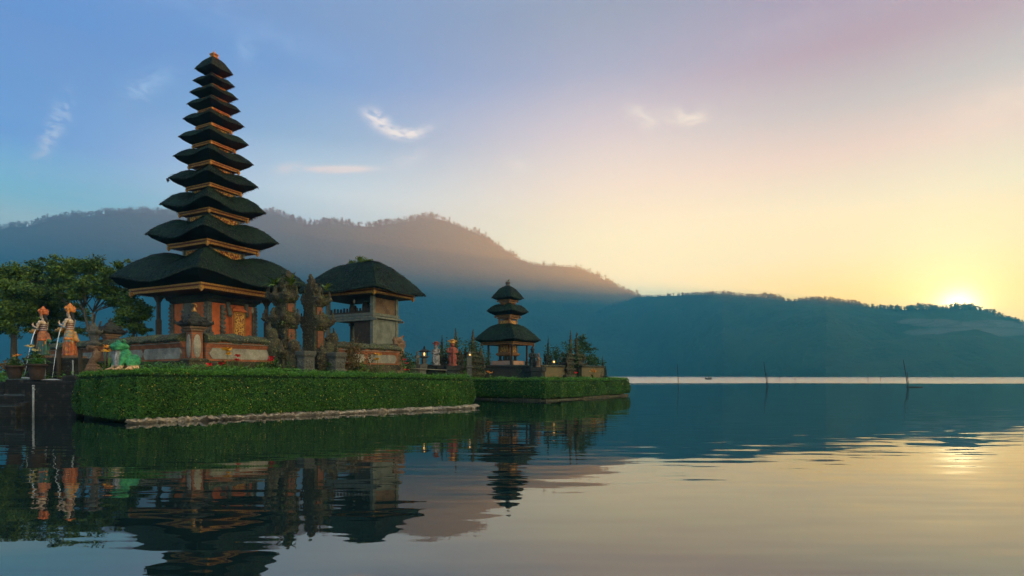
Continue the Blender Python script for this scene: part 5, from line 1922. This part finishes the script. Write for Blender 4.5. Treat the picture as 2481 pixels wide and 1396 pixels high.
# ---------------------------------------------------------------- the frog
def m_frog():
    def build(t, oc, geo, b):
        sp = t.n('ShaderNodeSeparateXYZ')
        t.put(sp.inputs[0], oc)
        n = t.noise(oc, 4, 5, 0.6)
        st = t.noise(t.mapping(oc, scale=(6, 6, 0.9)), 2.5, 4, 0.6)
        c = t.mix(t.rng(n, 0.35, 0.65), (0.015, 0.17, 0.085), (0.06, 0.30, 0.10))
        dx = t.m('SUBTRACT', sp.outputs[0], 0.12)
        belly = t.m('MULTIPLY', t.rng(sp.outputs[0], 0.17, 0.24), t.rng(sp.outputs[2], 0.74, 0.68))
        belly = t.m('MULTIPLY', belly, t.rng(t.m('ABSOLUTE', sp.outputs[1]), 0.24, 0.19))
        c = t.mix(belly, c, t.mix(t.rng(st, 0.35, 0.65), (0.42, 0.40, 0.36), (0.16, 0.12, 0.09)))
        feet = t.rng(t.m('ADD', sp.outputs[2], t.m('MULTIPLY', n, 0.06)), 0.24, 0.15)
        c = t.mix(feet, c, (0.62, 0.36, 0.20))
        bump(t, b, t.noise(oc, 14, 5, 0.7), 0.5, 0.02)
        gr = t.noise(oc, 9, 6, 0.7)
        return t.mix(t.rng(gr, 0.42, 0.68, 0, 0.8), c, (0.022, 0.040, 0.024))
    return mat('frog_paint', build, 0.8)


fz = P(300, 897, 20.6)
t = thing('frog_statue', 'green stone frog with a pale streaked belly sitting on the hedge corner', 'statue', fz, R(238))
mb = MB()
mb.blob((-0.02, 0, 0.44), (0.27, 0.29, 0.46), nu=16, nv=12, rot=Matrix.Rotation(R(18), 3, 'Y'))
mb.blob((0.15, 0, 0.42), (0.19, 0.25, 0.40), nu=14, nv=10)
mb.blob((0.12, 0, 0.86), (0.29, 0.29, 0.155), nu=16, nv=10, rot=Matrix.Rotation(R(-6), 3, 'Y'))
mb.blob((0.27, 0, 0.84), (0.19, 0.22, 0.095), nu=14, nv=8)
mb.blob((0.17, 0, 0.76), (0.23, 0.25, 0.09), nu=14, nv=8)
mb.blob((-0.16, 0, 0.30), (0.30, 0.33, 0.28), nu=14, nv=10)
for s in (-1, 1):
    mb.blob((0.09, s * 0.21, 1.02), (0.085, 0.075, 0.085), nu=10, nv=8)
    mb.tube([(0.05, s * 0.24, 0.58), (0.16, s * 0.29, 0.36), (0.22, s * 0.26, 0.08)], [0.12, 0.10, 0.075], 10)
    mb.blob((0.27, s * 0.26, 0.05), (0.12, 0.09, 0.05))
    for k in range(4):
        a = (k - 1.5) * 0.35 + s * 0.15
        mb.tube([(0.27, s * 0.26, 0.05), (0.27 + 0.13 * math.cos(a), s * 0.26 + 0.13 * math.sin(a), 0.035), (0.27 + 0.21 * math.cos(a), s * 0.26 + 0.21 * math.sin(a), 0.022)], [0.04, 0.03, 0.022], 6)
    mb.blob((-0.16, s * 0.36, 0.30), (0.24, 0.13, 0.28), nu=12, nv=9, rot=Matrix.Rotation(R(-25), 3, 'Y'))
    mb.tube([(-0.30, s * 0.38, 0.10), (-0.1, s * 0.42, 0.06), (0.08, s * 0.43, 0.05)], [0.08, 0.07, 0.06], 8)
    for k in range(4):
        a = (k - 1.5) * 0.3
        mb.tube([(0.06, s * 0.43, 0.05), (0.16, s * 0.43 + 0.1 * math.sin(a), 0.035), (0.23, s * 0.43 + 0.16 * math.sin(a), 0.02)], [0.04, 0.028, 0.02], 6)
fuse(mb.build('body', m_frog(), t), 0.018, 0.0, 2)
for s in (-1, 1):
    MB().blob((0.14, s * 0.255, 1.03), (0.035, 0.03, 0.045), nu=10, nv=7).build('eye', HAIR, t)
t = thing('stone_slab', 'layered dark slate slab carrying the frog on the corner of the hedge', 'slab', (fz.x + 0.02, fz.y + 0.12, fz.z - 0.22), R(40))
mb = MB()
mb.box((0, 0, 0.05), (1.15, 1.1, 0.10)).box((0.02, -0.02, 0.145), (1.25, 1.2, 0.09)).box((-0.02, 0, -0.05), (1.05, 1.0, 0.10)).box((0, 0.2, -0.35), (0.8, 0.7, 0.55))
fuse(mb.build('slab', STONE_D, t), 0.02, 0.03)

# ---------------------------------------------------------------- second island: the three-roofed shrine
M0 = Vector((-0.35, 47.4, 0))
GZ2 = 1.12
m3 = thing('thatched_shrine', 'shrine with three thatched roofs standing on the second island', 'shrine', M0, UANG)
T3 = [(3.98, 4.62, 1.30, 3.28, 4.36, 4.08, 1.12, 0.10), (2.50, 6.98, 0.56, 1.55, 6.62, 6.42, 0.87, 0.10), (1.93, 8.10, 0.98, 1.25, 7.90, 7.74, 0.30, 0.06)]
for k, (s_, z, H, c, ct, cb, b, dr) in enumerate(T3):
    rf = thatch_roof((s_ / 2, s_ / 2), (b / 2 + 0.02, b / 2 + 0.02), z, H, dr, (c / 2 - 0.04, c / 2 - 0.04), ct - 0.02, rough=0.04, pointed=(k != 1), seed=40 + k * 5.1, hump=0.1)
    r = rf.build('thatched_roof', [THATCH, THATCH_U], m3)
    straw(r, int(1400 + 420 * s_ * s_), 0.12, 340 + k)
    cornice((c / 2, c / 2), cb, ct).build('cornice', [WOODO, WOOD], r)
    if k < 2:
        zt = T3[k + 1][5]
        mb = MB()
        z0 = z + H - 0.25
        h = zt - z0
        mb.box((0, 0, z0 + h * 0.36), (b, b, h * 0.72))
        for sx in (-1, 1):
            for sy in (-1, 1):
                mb.box((sx * (b / 2 - 0.05), sy * (b / 2 - 0.05), z0 + h / 2), (0.13, 0.13, h + 0.1))
            mb.box((sx * b / 2, 0, z0 + h * 0.36), (0.05, b * 0.66, h * 0.5), 1)
            mb.box((0, sx * b / 2, z0 + h * 0.36), (b * 0.66, 0.05, h * 0.5), 1)
        mb.box((0, 0, zt - 0.05), (b * 1.2, b * 1.2, 0.08))
        mb.build('storey', [WOODO, CARVED], m3)
mb = MB()
mb.lathe([(0.20, 9.0), (0.24, 9.1), (0.17, 9.18), (0.17, 9.28), (0.22, 9.36), (0.14, 9.42)], n=10)
fuse(mb.build('finial', STONE_G, m3), 0.03, 0.03)
fern('tuft of leaves growing from the finial of the three-roofed shrine', M0 + Vector((0, 0, 9.38)), 16, 0.42, 77, LEAF, None, 'plant_tuft', 'plant', 0.5)
mb = MB()
mb.stack([(1.65, 1.65, GZ2 - 0.1), (1.65, 1.65, 1.9), (1.75, 1.75, 2.0), (1.75, 1.75, 2.4), (1.6, 1.6, 2.5)])
mb.build('plinth', STONE_D, m3)
MB().box((0, 0, 2.67), (2.0, 2.0, 0.34)).build('stone_step', simple('pink_stone', (0.48, 0.27, 0.17), (0.36, 0.20, 0.12), 2.5), m3)
for sx in (-1, 1):
    for sy in (-1, 1):
        MB().stack([(0.11, 0.11, 2.5), (0.11, 0.11, 2.8), (0.065, 0.065, 2.84), (0.065, 0.065, 4.15)], (sx * 1.15, sy * 1.15, 0)).build('post', WOOD, m3)
        MB().stack([(0.13, 0.13, 2.84), (0.15, 0.15, 2.92), (0.08, 0.08, 2.97), (0.08, 0.08, 3.2), (0.15, 0.15, 3.28)], (sx * 0.45, sy * 0.45, 0)).build('leg', STONE_D, m3)
mb = MB()
mb.stack([(0.62, 0.62, 3.26), (0.72, 0.72, 3.34), (0.72, 0.72, 3.46), (0.58, 0.58, 3.52), (0.56, 0.56, 4.2)])
mb.box((0, -0.58, 3.85), (0.7, 0.06, 0.55), 1).box((-0.58, 0, 3.85), (0.06, 0.7, 0.55), 1)
mb.build('wooden_cell', [WOODO, CARVED], m3)

# ---------------------------------------------------------------- second island: carved towers, statues, lamps
def spire(label, pos, h, w, seed, rz=0.4, m=None, name='stone_spire', group='carved stone spires', half=False, wisp_=0.15):
    """stepped mossy tower with flame carvings at each step and a slim top"""
    rr = random.Random(seed)
    t = thing(name, label, 'spire' if name == 'stone_spire' else 'gate', pos, rz, group)
    mb = MB()
    n = 5
    z = -0.1
    for i in range(n):
        f = i / n
        ww = w * (1 - 0.55 * f ** 1.4) * rr.uniform(0.92, 1.08)
        hh = h * wisp_ * (1 - 0.12 * i)
        ox = ww / 2 if half else 0
        mb.box((ox, 0, z + hh / 2), (ww * 0.86, ww * 0.80, hh + 0.05))
        mb.box((ox, 0, z + hh - 0.06), (ww * 1.08, ww * 1.0, min(0.2, hh * 0.3)))
        for sx in ((1,) if half else (-1, 1)):
            for sy in (-1, 1):
                a = ww * 0.5
                j = rr.uniform(0.8, 1.3)
                mb.tube([(ox + sx * a * 0.85, sy * a * 0.8, z + hh - 0.15), (ox + sx * a * 1.15, sy * a * 1.05, z + hh), (ox + sx * a * 1.08, sy * a, z + hh + 0.28 * j * w)], [w * 0.13, w * 0.10, 0.02], 6)
        z += hh
    ox = w * 0.13 if half else 0
    mb.tube([(ox, 0, z - 0.05), (ox, 0, z + (h - z) * 0.5), (ox, 0, h)], [w * 0.15, w * 0.11, w * 0.025], 7)
    for i in range(4):
        f = i / 4
        mb.box((ox, 0, z + (h - z) * f * 0.8), (w * (0.36 - 0.22 * f), w * (0.36 - 0.22 * f), 0.09))
    fuse(mb.build('tower', m or STONE_D, t), max(0.028, w * 0.03), 0.10)
    rng = np.random.default_rng(seed)
    nf = int(900 * w * w + 300)
    zz = rng.random(nf) ** 1.25 * h * 0.78
    ww = w * (1 - 0.62 * np.clip(zz / (h * 0.62), 0, 1) ** 1.4) * 0.56
    th = np.repeat(rng.random(nf // 6 + 1), 6)[:nf] * 6.283 + rng.normal(size=nf) * 0.25
    zz = np.repeat(zz[::6], 6)[:nf] + rng.normal(size=nf) * 0.09
    c = np.stack([(w * 0.3 if half else 0) + np.cos(th) * ww * 1.1, np.sin(th) * ww * 1.05, zz], 1) + rng.normal(size=(nf, 3)) * 0.05
    v, q = leaf_arrays(c, 0.12, rng, np.array([[0, 0, 0.3]]), 0.9)
    leaf_object('moss_foliage', v, q, LEAF_D, t)
    return t


def guardian(label, pos, h, rz, m, seed=1, base_m=None, base_h=0.0, group='guardian figures', hat=None):
    """squat standing guardian carved in stone, club held upright before it"""
    t = thing('guardian_statue', label, 'statue', pos, rz, group)
    k = h / 1.7
    mb = MB()
    mb.lathe([(0.34, 0), (0.34, 0.12), (0.26, 0.16), (0.28, 0.5), (0.30, 0.75), (0.24, 0.88)], n=12)
    mb.blob((0.02, 0, 1.05), (0.26, 0.28, 0.26)).blob((0, 0, 1.25), (0.2, 0.3, 0.15)).blob((0.05, 0, 1.50), (0.17, 0.16, 0.17))
    mb.blob((0.19, 0, 1.47), (0.07, 0.08, 0.06))
    for s in (-1, 1):
        mb.blob((0.15, s * 0.07, 1.56), (0.05, 0.045, 0.045))
        mb.tube([(0, s * 0.28, 1.27), (0.08, s * 0.36, 1.0), (0.28, s * 0.12, 0.95)], [0.1, 0.085, 0.07], 8)
        mb.blob((0.31, s * 0.07, 0.95), (0.07, 0.06, 0.07))
        for f_ in range(4):
            mb.tube([(0.32, s * 0.09, 0.91 + f_ * 0.026), (0.385, s * 0.05, 0.91 + f_ * 0.026), (0.38, 0, 0.91 + f_ * 0.026)], [0.018, 0.017, 0.013], 6)
        mb.tube([(0.05, s * 0.14, 0.8), (0.16, s * 0.18, 0.45), (0.12, s * 0.18, 0.14)], [0.15, 0.12, 0.09], 8)
    mb.tube([(0.36, 0, 0.2), (0.36, 0, 0.9), (0.33, 0, 1.25)], [0.08, 0.06, 0.10], 8)
    mb.lathe([(0.18, 1.60), (0.21, 1.66), (0.13, 1.74), (0.09, 1.84), (0.03, 1.92)], n=10)
    mb.v = [tuple(x * k for x in p) for p in mb.v]
    fuse(mb.build('body', m, t), 0.026 * k, 0.03)
    if hat is not None:
        mb = MB()
        mb.lathe([(0.23, 1.62), (0.25, 1.66), (0.16, 1.72), (0.14, 1.8), (0.2, 1.86), (0.06, 1.95)], n=10)
        mb.tube([(0, -0.15, 1.75), (0.05, -0.32, 1.82), (0.05, -0.34, 1.7)], [0.06, 0.05, 0.02], 6).tube([(0, 0.15, 1.75), (0.05, 0.32, 1.82), (0.05, 0.34, 1.7)], [0.06, 0.05, 0.02], 6)
        mb.v = [tuple(x * k for x in p) for p in mb.v]
        fuse(mb.build('headdress', hat, t), 0.025 * k)
    if base_h:
        MB().stack([(0.40, 0.40, -base_h), (0.40, 0.40, -base_h * 0.3), (0.46, 0.46, -base_h * 0.25), (0.46, 0.46, 0.01)]).build('pedestal', base_m or STONE_D, t)
    return t


def lantern(label, pos, rz, h=1.3, m=None, group='lit stone lanterns'):
    t = thing('stone_lantern', label, 'lantern', pos, rz, group)
    k = h / 1.3
    mb = MB()
    mb.stack([(0.2 * k, 0.2 * k, -0.3), (0.2 * k, 0.2 * k, 0.1 * k), (0.12 * k, 0.12 * k, 0.14 * k), (0.15 * k, 0.15 * k, 0.35 * k), (0.12 * k, 0.12 * k, 0.5 * k), (0.27 * k, 0.27 * k, 0.58 * k), (0.27 * k, 0.27 * k, 0.64 * k)])
    mb.build('stem', m or STONE_G, t)
    mb = MB()
    for sx in (-1, 1):
        for sy in (-1, 1):
            mb.box((sx * 0.17 * k, sy * 0.17 * k, 0.78 * k), (0.04 * k, 0.04 * k, 0.30 * k))
    mb.stack([(0.20 * k, 0.20 * k, 0.92 * k), (0.36 * k, 0.36 * k, 0.95 * k), (0.34 * k, 0.34 * k, 0.98 * k), (0.14 * k, 0.14 * k, 1.08 * k), (0.06 * k, 0.06 * k, 1.12 * k), (0.05 * k, 0.05 * k, 1.2 * k), (0.015, 0.015, 1.34 * k)])
    mb.build('roof', STONE_D, t)
    MB().lathe([(0.02, 0.66 * k), (0.06 * k, 0.72 * k), (0.07 * k, 0.79 * k), (0.05 * k, 0.85 * k), (0.02, 0.9 * k)], n=10).build('bulb', LAMP, t)
    return t


def g2(px, d, z=GZ2):
    p = P(px, 900, d)
    p.z = z
    return p


def zpx(py, d):
    return EYE - (py - HOR) / F * d


d = 37.0
guardian('small grey guardian statue on a stone post beside the white rail', Vector((g2(1012, d).x, d, zpx(884, d))), 0.80, R(-110), STONE_G, 1, STONE_G, zpx(884, d) - GZ2)
lantern('lit stone lantern with a spiked roof between the small guardian and the red-hatted statue', Vector((g2(1028, 38).x, 38, zpx(886, 38))), 0.5, 1.28)
PAINT_W = simple('flaked_white_paint', (0.30, 0.28, 0.26), (0.10, 0.07, 0.05), 9, 0.8)
PAINT_R = simple('faded_red_cloth', (0.26, 0.045, 0.030), (0.14, 0.06, 0.03), 8, 0.8)
guardian('flaky white guardian statue with a red headdress near the lit lantern', Vector((g2(1057, 38).x, 38, zpx(886, 38))), 1.42, R(-120), PAINT_W, 2, STONE_D, zpx(886, 38) - GZ2, hat=PAINT_R)
spire('dark slim spire between the white and the red guardians', g2(1071, 40, 1.3), zpx(811, 40) - 1.3, 0.72, 11, 0.5, LEAF_D if False else STONE_D)
t = guardian('tall guardian statue draped in faded red and gold', Vector((g2(1096, 37.5).x, 37.5, zpx(887, 37.5))), 1.55, R(-75), PAINT_R, 3, STONE_D, zpx(887, 37.5) - GZ2, hat=GOLD)
spire('tall brown spire right behind the red-draped guardian', g2(1104, 39, 1.3), zpx(795, 39) - 1.3, 0.95, 12, 0.2, STONE)
spire('broad mossy spire closest to the three-roofed shrine', g2(1146, 42, 1.3), zpx(797, 42) - 1.3, 1.25, 13, 0.5, STONE)
d = 38.6
t = thing('lamp_post', 'grey round-topped stone post with a small lit lamp before the broad mossy spire', 'lamp post', g2(1137, d, 0.9), 0.1)
hh = zpx(866, d) - 0.9
MB().stack([(0.17, 0.17, 0), (0.17, 0.17, hh * 0.62), (0.22, 0.22, hh * 0.65), (0.16, 0.16, hh * 0.7), (0.15, 0.15, hh)]).lathe([(0.17, hh), (0.2, hh + 0.06), (0.10, hh + 0.34), (0.03, hh + 0.42)], n=10).build('post', STONE_G, t)
MB().blob((0.03, -0.24, hh + 0.16), (0.055, 0.05, 0.06)).build('lamp', LAMP, t)
MB().tube([(0.03, -0.16, hh + 0.16), (0.03, -0.22, hh + 0.16)], 0.03, 6).build('lamp_arm', WOOD, t)
guardian('dark guardian figure at the corner beside the shrine plinth', Vector((g2(1290, 42).x, 42, zpx(893, 42))), 1.45, R(-60), STONE_D, 5, STONE_D, zpx(893, 42) - GZ2)
guardian('pale horned carving leaning beside the dark corner guardian', Vector((g2(1304, 41.5).x, 41.5, zpx(890, 41.5))), 0.95, R(-20), STONE_T, 6, STONE_D, zpx(890, 41.5) - GZ2)
spire('slim dark spire with a bush beside it above the lit brick wall', g2(1328, 45, 1.3), zpx(814, 45) - 1.3, 0.62, 14, 0.3, STONE_D)
shrub('dark bush right of the slim spire by the wall lamp', g2(1342, 45.5), 0.42, 2.6, 1100, 0.12, 81, LEAF_D)
shrub('ivy-like bush left of the twin gate spires', g2(1360, 47), 0.55, 2.5, 1300, 0.13, 82, LEAF_D)
d = 44.0
t = thing('wall_lamp', 'glowing wall lamp on top of the mossy brick wall', 'lamp', Vector((g2(1342, d).x, d, zpx(888, d) + 0.1)), 0)
MB().stack([(0.12, 0.12, -0.1), (0.12, 0.12, 0.1), (0.06, 0.06, 0.12), (0.06, 0.06, 0.18)]).build('base', STONE_D, t)
MB().blob((0, 0, 0.25), (0.08, 0.08, 0.09)).build('bulb', LAMP, t)
GA = R(38)
spire('left half of the twin-spired gate on the second island', g2(1385, 44.5, 1.1), zpx(801, 44.5) - 1.1, 1.0, 15, GA + math.pi, STONE, 'twin_gate', 'halves of the twin-spired gate', True)
spire('right half of the twin-spired gate by the leafy tree', g2(1394, 45.3, 1.1), zpx(804, 45.3) - 1.1, 0.95, 16, GA, STONE, 'twin_gate', 'halves of the twin-spired gate', True)
b6 = g2(1412, 47.5)
tree('small glossy tree right behind the twin-spired gate', b6, 1.6, clumps_px(b6, 47.5, [(1408, 825, 0, .45), (1418, 832, 0, .5), (1412, 850, 0, .5), (1424, 845, .3, .35), (1404, 845, -.3, .4), (1416, 868, 0, .45), (1410, 814, 0, .25), (1400, 865, 0, .4)]), 2600, 0.15, 83, LEAF_D, r0=0.08)
shrub('round dark bush behind the end of the brick wall', g2(1438, 47), 0.75, 2.1, 1500, 0.13, 84, LEAF_D)
spire('short dark end post at the far right of the second island', g2(1460, 46, 1.1), zpx(862, 46) - 1.1, 0.5, 17, 0.3, STONE_D)
shrub('dark shrub left of the three-roofed shrine', g2(1173, 45), 0.6, 2.4, 1400, 0.12, 85, LEAF_D)


shrub('dark shrub crowding the back of the white and red guardians', g2(1084, 41), 0.7, 2.5, 1600, 0.12, 86, LEAF_D)
shrub('dark shrub filling the gap before the grey lamp post', g2(1120, 40.5), 0.55, 1.7, 1200, 0.12, 87, LEAF_D)
shrub('low dark shrub at the near corner of the shrine plinth', g2(1270, 43), 0.5, 1.5, 900, 0.12, 88, LEAF_D)


def low_wall(label, a, b, z1, m, capm):
    a, b = Vector((a.x, a.y, 0)), Vector((b.x, b.y, 0))
    dv = b - a
    t = thing('garden_wall', label, 'wall', (a.x, a.y, GZ2 - 0.1), math.atan2(dv.y, dv.x))
    L = dv.length
    h = z1 - GZ2 + 0.1
    MB().box((L / 2, 0, h / 2), (L, 0.4, h)).build('masonry', m, t)
    mb = MB()
    n = max(3, int(L / 0.6))
    for i in range(n):
        mb.box((L * (i + 0.5) / n, 0, h + 0.06 + random.uniform(-0.015, 0.02)), (L / n + 0.03, 0.56 + random.uniform(-.03, .03), 0.14))
    fuse(mb.build('coping', capm, t), 0.03, 0.04)


low_wall('mossy brick wall between the corner guardian and the twin-spired gate', g2(1306, 42), g2(1372, 44.3), zpx(889, 43), BRICK_M, COPING)
low_wall('reddish brick wall right of the twin-spired gate', g2(1406, 45), g2(1460, 46), zpx(890, 45.5), BRICK_M, COPING)
low_wall('dark mossy wall under the three-roofed shrine', g2(1160, 43.5), g2(1300, 42.5), zpx(890, 43), STONE_D, STONE_D)
low_wall('low dark wall carrying the guardians and the lit lantern', g2(985, 38.6), g2(1120, 39.2), zpx(888, 38.6), STONE_D, STONE_D)
fl('pale orange flower in front of the dark shrine wall', 1186, 903, 40.5, ORA_F, 20, 2, z=1.1)
fl('red flower at the foot of the twin-spired gate', 1391, 907, 43.2, RED_F, 21, 2, z=1.1)
fl('orange-red flowers before the reddish brick wall', 1437, 900, 44.2, ORA_F, 22, 5, z=1.1)
t = thing('rail', 'thin white handrail running in front of the guardian statues', 'rail', P(976, 892, 34), 0)
a, b = P(976, 892, 34), P(1083, 897, 36)
mb = MB().tube([(0, 0, 0), tuple((b - a) / 2), tuple(b - a)], 0.02, 6)
mb.build('bar', PANEL, t)
for f_ in (0.02, 0.36, 0.98):
    q = (b - a) * f_
    MB().tube([tuple(q), (q.x, q.y, GZ - a.z - 0.2)], 0.018, 6).build('rail_post', WOOD, t)

# ---------------------------------------------------------------- lake: poles and the fishing boat
def pole(label, px, py0, px1, py1, r, twin=False, d=None):
    d = d or 2205.0 / (py0 - HOR)
    a, b = P(px, py0, d), P(px1, py1, d)
    a.z = 0
    t = thing('bamboo_pole', label, 'pole', a, 0, 'bamboo poles standing in the lake')
    v = b - a
    mb = MB().tube([tuple(v * -0.15), tuple(v * 0.35 + Vector((0.03, 0, 0))), tuple(v * 0.7), tuple(v)], [r, r * 0.95, r * 0.8, r * 0.55], 7)
    for k in range(1, 6):
        q = v * (k / 6)
        mb.lathe([(r * 1.0, q.z - 0.02), (r * 1.12, q.z), (r * 0.98, q.z + 0.02)], (q.x, q.y, 0), n=7)
    fuse(mb.build('cane', BAMBOO, t), r * 0.45)
    if twin:
        w_ = Vector((v.x * 1.6 + 0.35, 0.1, v.z * 0.62))
        MB().tube([(0.25, 0.05, -0.3), tuple(Vector((-0.05, 0.05, v.z * 0.55)))], [r * 0.8, r * 0.5], 6).build('prop', BAMBOO, t)


pole('leaning bamboo pole in the lake closest to the islands', 1643.5, 935, 1641, 882, 0.055)
pole('leaning bamboo pole in the middle of the lake right of the boat', 1858, 936, 1850.5, 877, 0.06, True)
pole('tall leaning bamboo pole propped by a second cane under the sun side of the hill', 2199, 939, 2188.5, 872, 0.062, True)
pole('far thin pole, first of the small ones right of the boat', 1889, 925, 1888.5, 912, 0.05)
pole('far thin pole, second of the small ones right of the boat', 1926, 926, 1926, 912, 0.05)
pole('far thin pole just left of the tallest pole, taller of the pair', 2103, 925, 2103, 906, 0.05)
pole('far thin pole just left of the tallest pole, shorter of the pair', 2133, 925, 2133, 913, 0.05)
fs_ = P(2213, 938, 80)
t = MB().tube([(-1.0, 0, 0.0), (0.2, 0.05, 0.03), (1.3, -0.05, 0.01)], [0.05, 0.06, 0.03], 6).build('floating_stick', BAMBOO, None, Vector((fs_.x, fs_.y, 0.02)))
tag(t, 'dark stick floating on the water beside the tallest pole', 'stick')
d = 245.0
bt = P(1716, 920, d)
bt.z = 0
t = thing('fishing_boat', 'tiny dark outrigger boat far out on the bright strip of water', 'boat', bt, 0.1)
mb = MB()
vs, fs = [], []
n = 9
for i in range(n):
    f = i / (n - 1)
    x = -1.4 + 2.8 * f
    w_ = 0.42 * math.sin(math.pi * min(max(f, 0.03), 0.97)) ** 0.6
    zk = 0.55 + 0.5 * abs(2 * f - 1) ** 3
    vs += [(x, -w_, zk), (x, -w_ * 0.6, -0.1), (x, w_ * 0.6, -0.1), (x, w_, zk), (x, w_ * 0.75, zk - 0.25), (x, -w_ * 0.75, zk - 0.25)]
for i in range(n - 1):
    for k in range(6):
        fs.append((i * 6 + k, i * 6 + (k + 1) % 6, i * 6 + 6 + (k + 1) % 6, i * 6 + 6 + k))
fs += [(0, 1, 2, 3, 4, 5)[::-1], tuple((n - 1) * 6 + k for k in range(6))]
mb.add(vs, fs)
mb.build('hull', BAMBOO, t)
MB().tube([(-1.3, -1.3, 0.15), (0, -1.35, 0.10), (1.1, -1.3, 0.2)], [0.08, 0.1, 0.06], 6).build('outrigger', BAMBOO, t)
for x in (-0.9, 0.8):
    MB().tube([(x, -1.32, 0.14), (x, -0.4, 0.6), (x, 0.4, 0.6)], 0.05, 5).build('spar', BAMBOO, t)
MB().tube([(-1.1, 0, 0.4), (-1.15, 0, 2.2)], 0.035, 5).build('mast', BAMBOO, t)
t = thing('person', 'seated person in dark clothes holding a rod in the far boat', 'person', bt + Vector((0.15, 0, 0.45)), 0.1)
mb = MB()
mb.tube([(0, 0, 0.05), (0.02, 0, 0.4), (0.05, 0, 0.62), (0.06, 0, 0.72)], [0.19, 0.17, 0.2, 0.07], 9)
mb.tube([(0.06, 0, 0.70), (0.07, 0, 0.80)], [0.06, 0.055], 8).blob((0.09, 0, 0.90), (0.10, 0.08, 0.125))
mb.blob((0.19, 0, 0.89), (0.02, 0.018, 0.025))
for s in (-1, 1):
    mb.tube([(0.0, s * 0.1, 0.1), (0.42, s * 0.13, 0.28), (0.55, s * 0.12, -0.05)], [0.10, 0.08, 0.055], 8)
    mb.tube([(0.05, s * 0.22, 0.62), (0.2, s * 0.25, 0.38), (0.44, s * 0.06, 0.42)], [0.065, 0.052, 0.04], 8)
    mb.blob((0.47, s * 0.05, 0.42), (0.05, 0.04, 0.05))
    for f_ in range(4):
        mb.tube([(0.48, s * 0.07, 0.39 + f_ * 0.022), (0.53, s * 0.05, 0.39 + f_ * 0.022), (0.535, 0.0, 0.385 + f_ * 0.022)], [0.014, 0.012, 0.01], 5)
    mb.blob((0.6, s * 0.12, -0.06), (0.1, 0.05, 0.04))
fuse(mb.build('body', HAIR, t), 0.022)
MB().lathe([(0.17, 0.97), (0.12, 1.02), (0.02, 1.12)], (0.08, 0, 0), n=10).build('hat', BAMBOO, t)
t = MB().tube([(0.4, 0, 0.35), (1.6, 0.1, 0.75), (2.6, 0.15, 0.9)], [0.025, 0.02, 0.01], 5).build('fishing_rod', BAMBOO, None, bt + Vector((0.2, 0, 0.5)))
tag(t, 'thin fishing rod held out by the person in the far boat', 'rod')
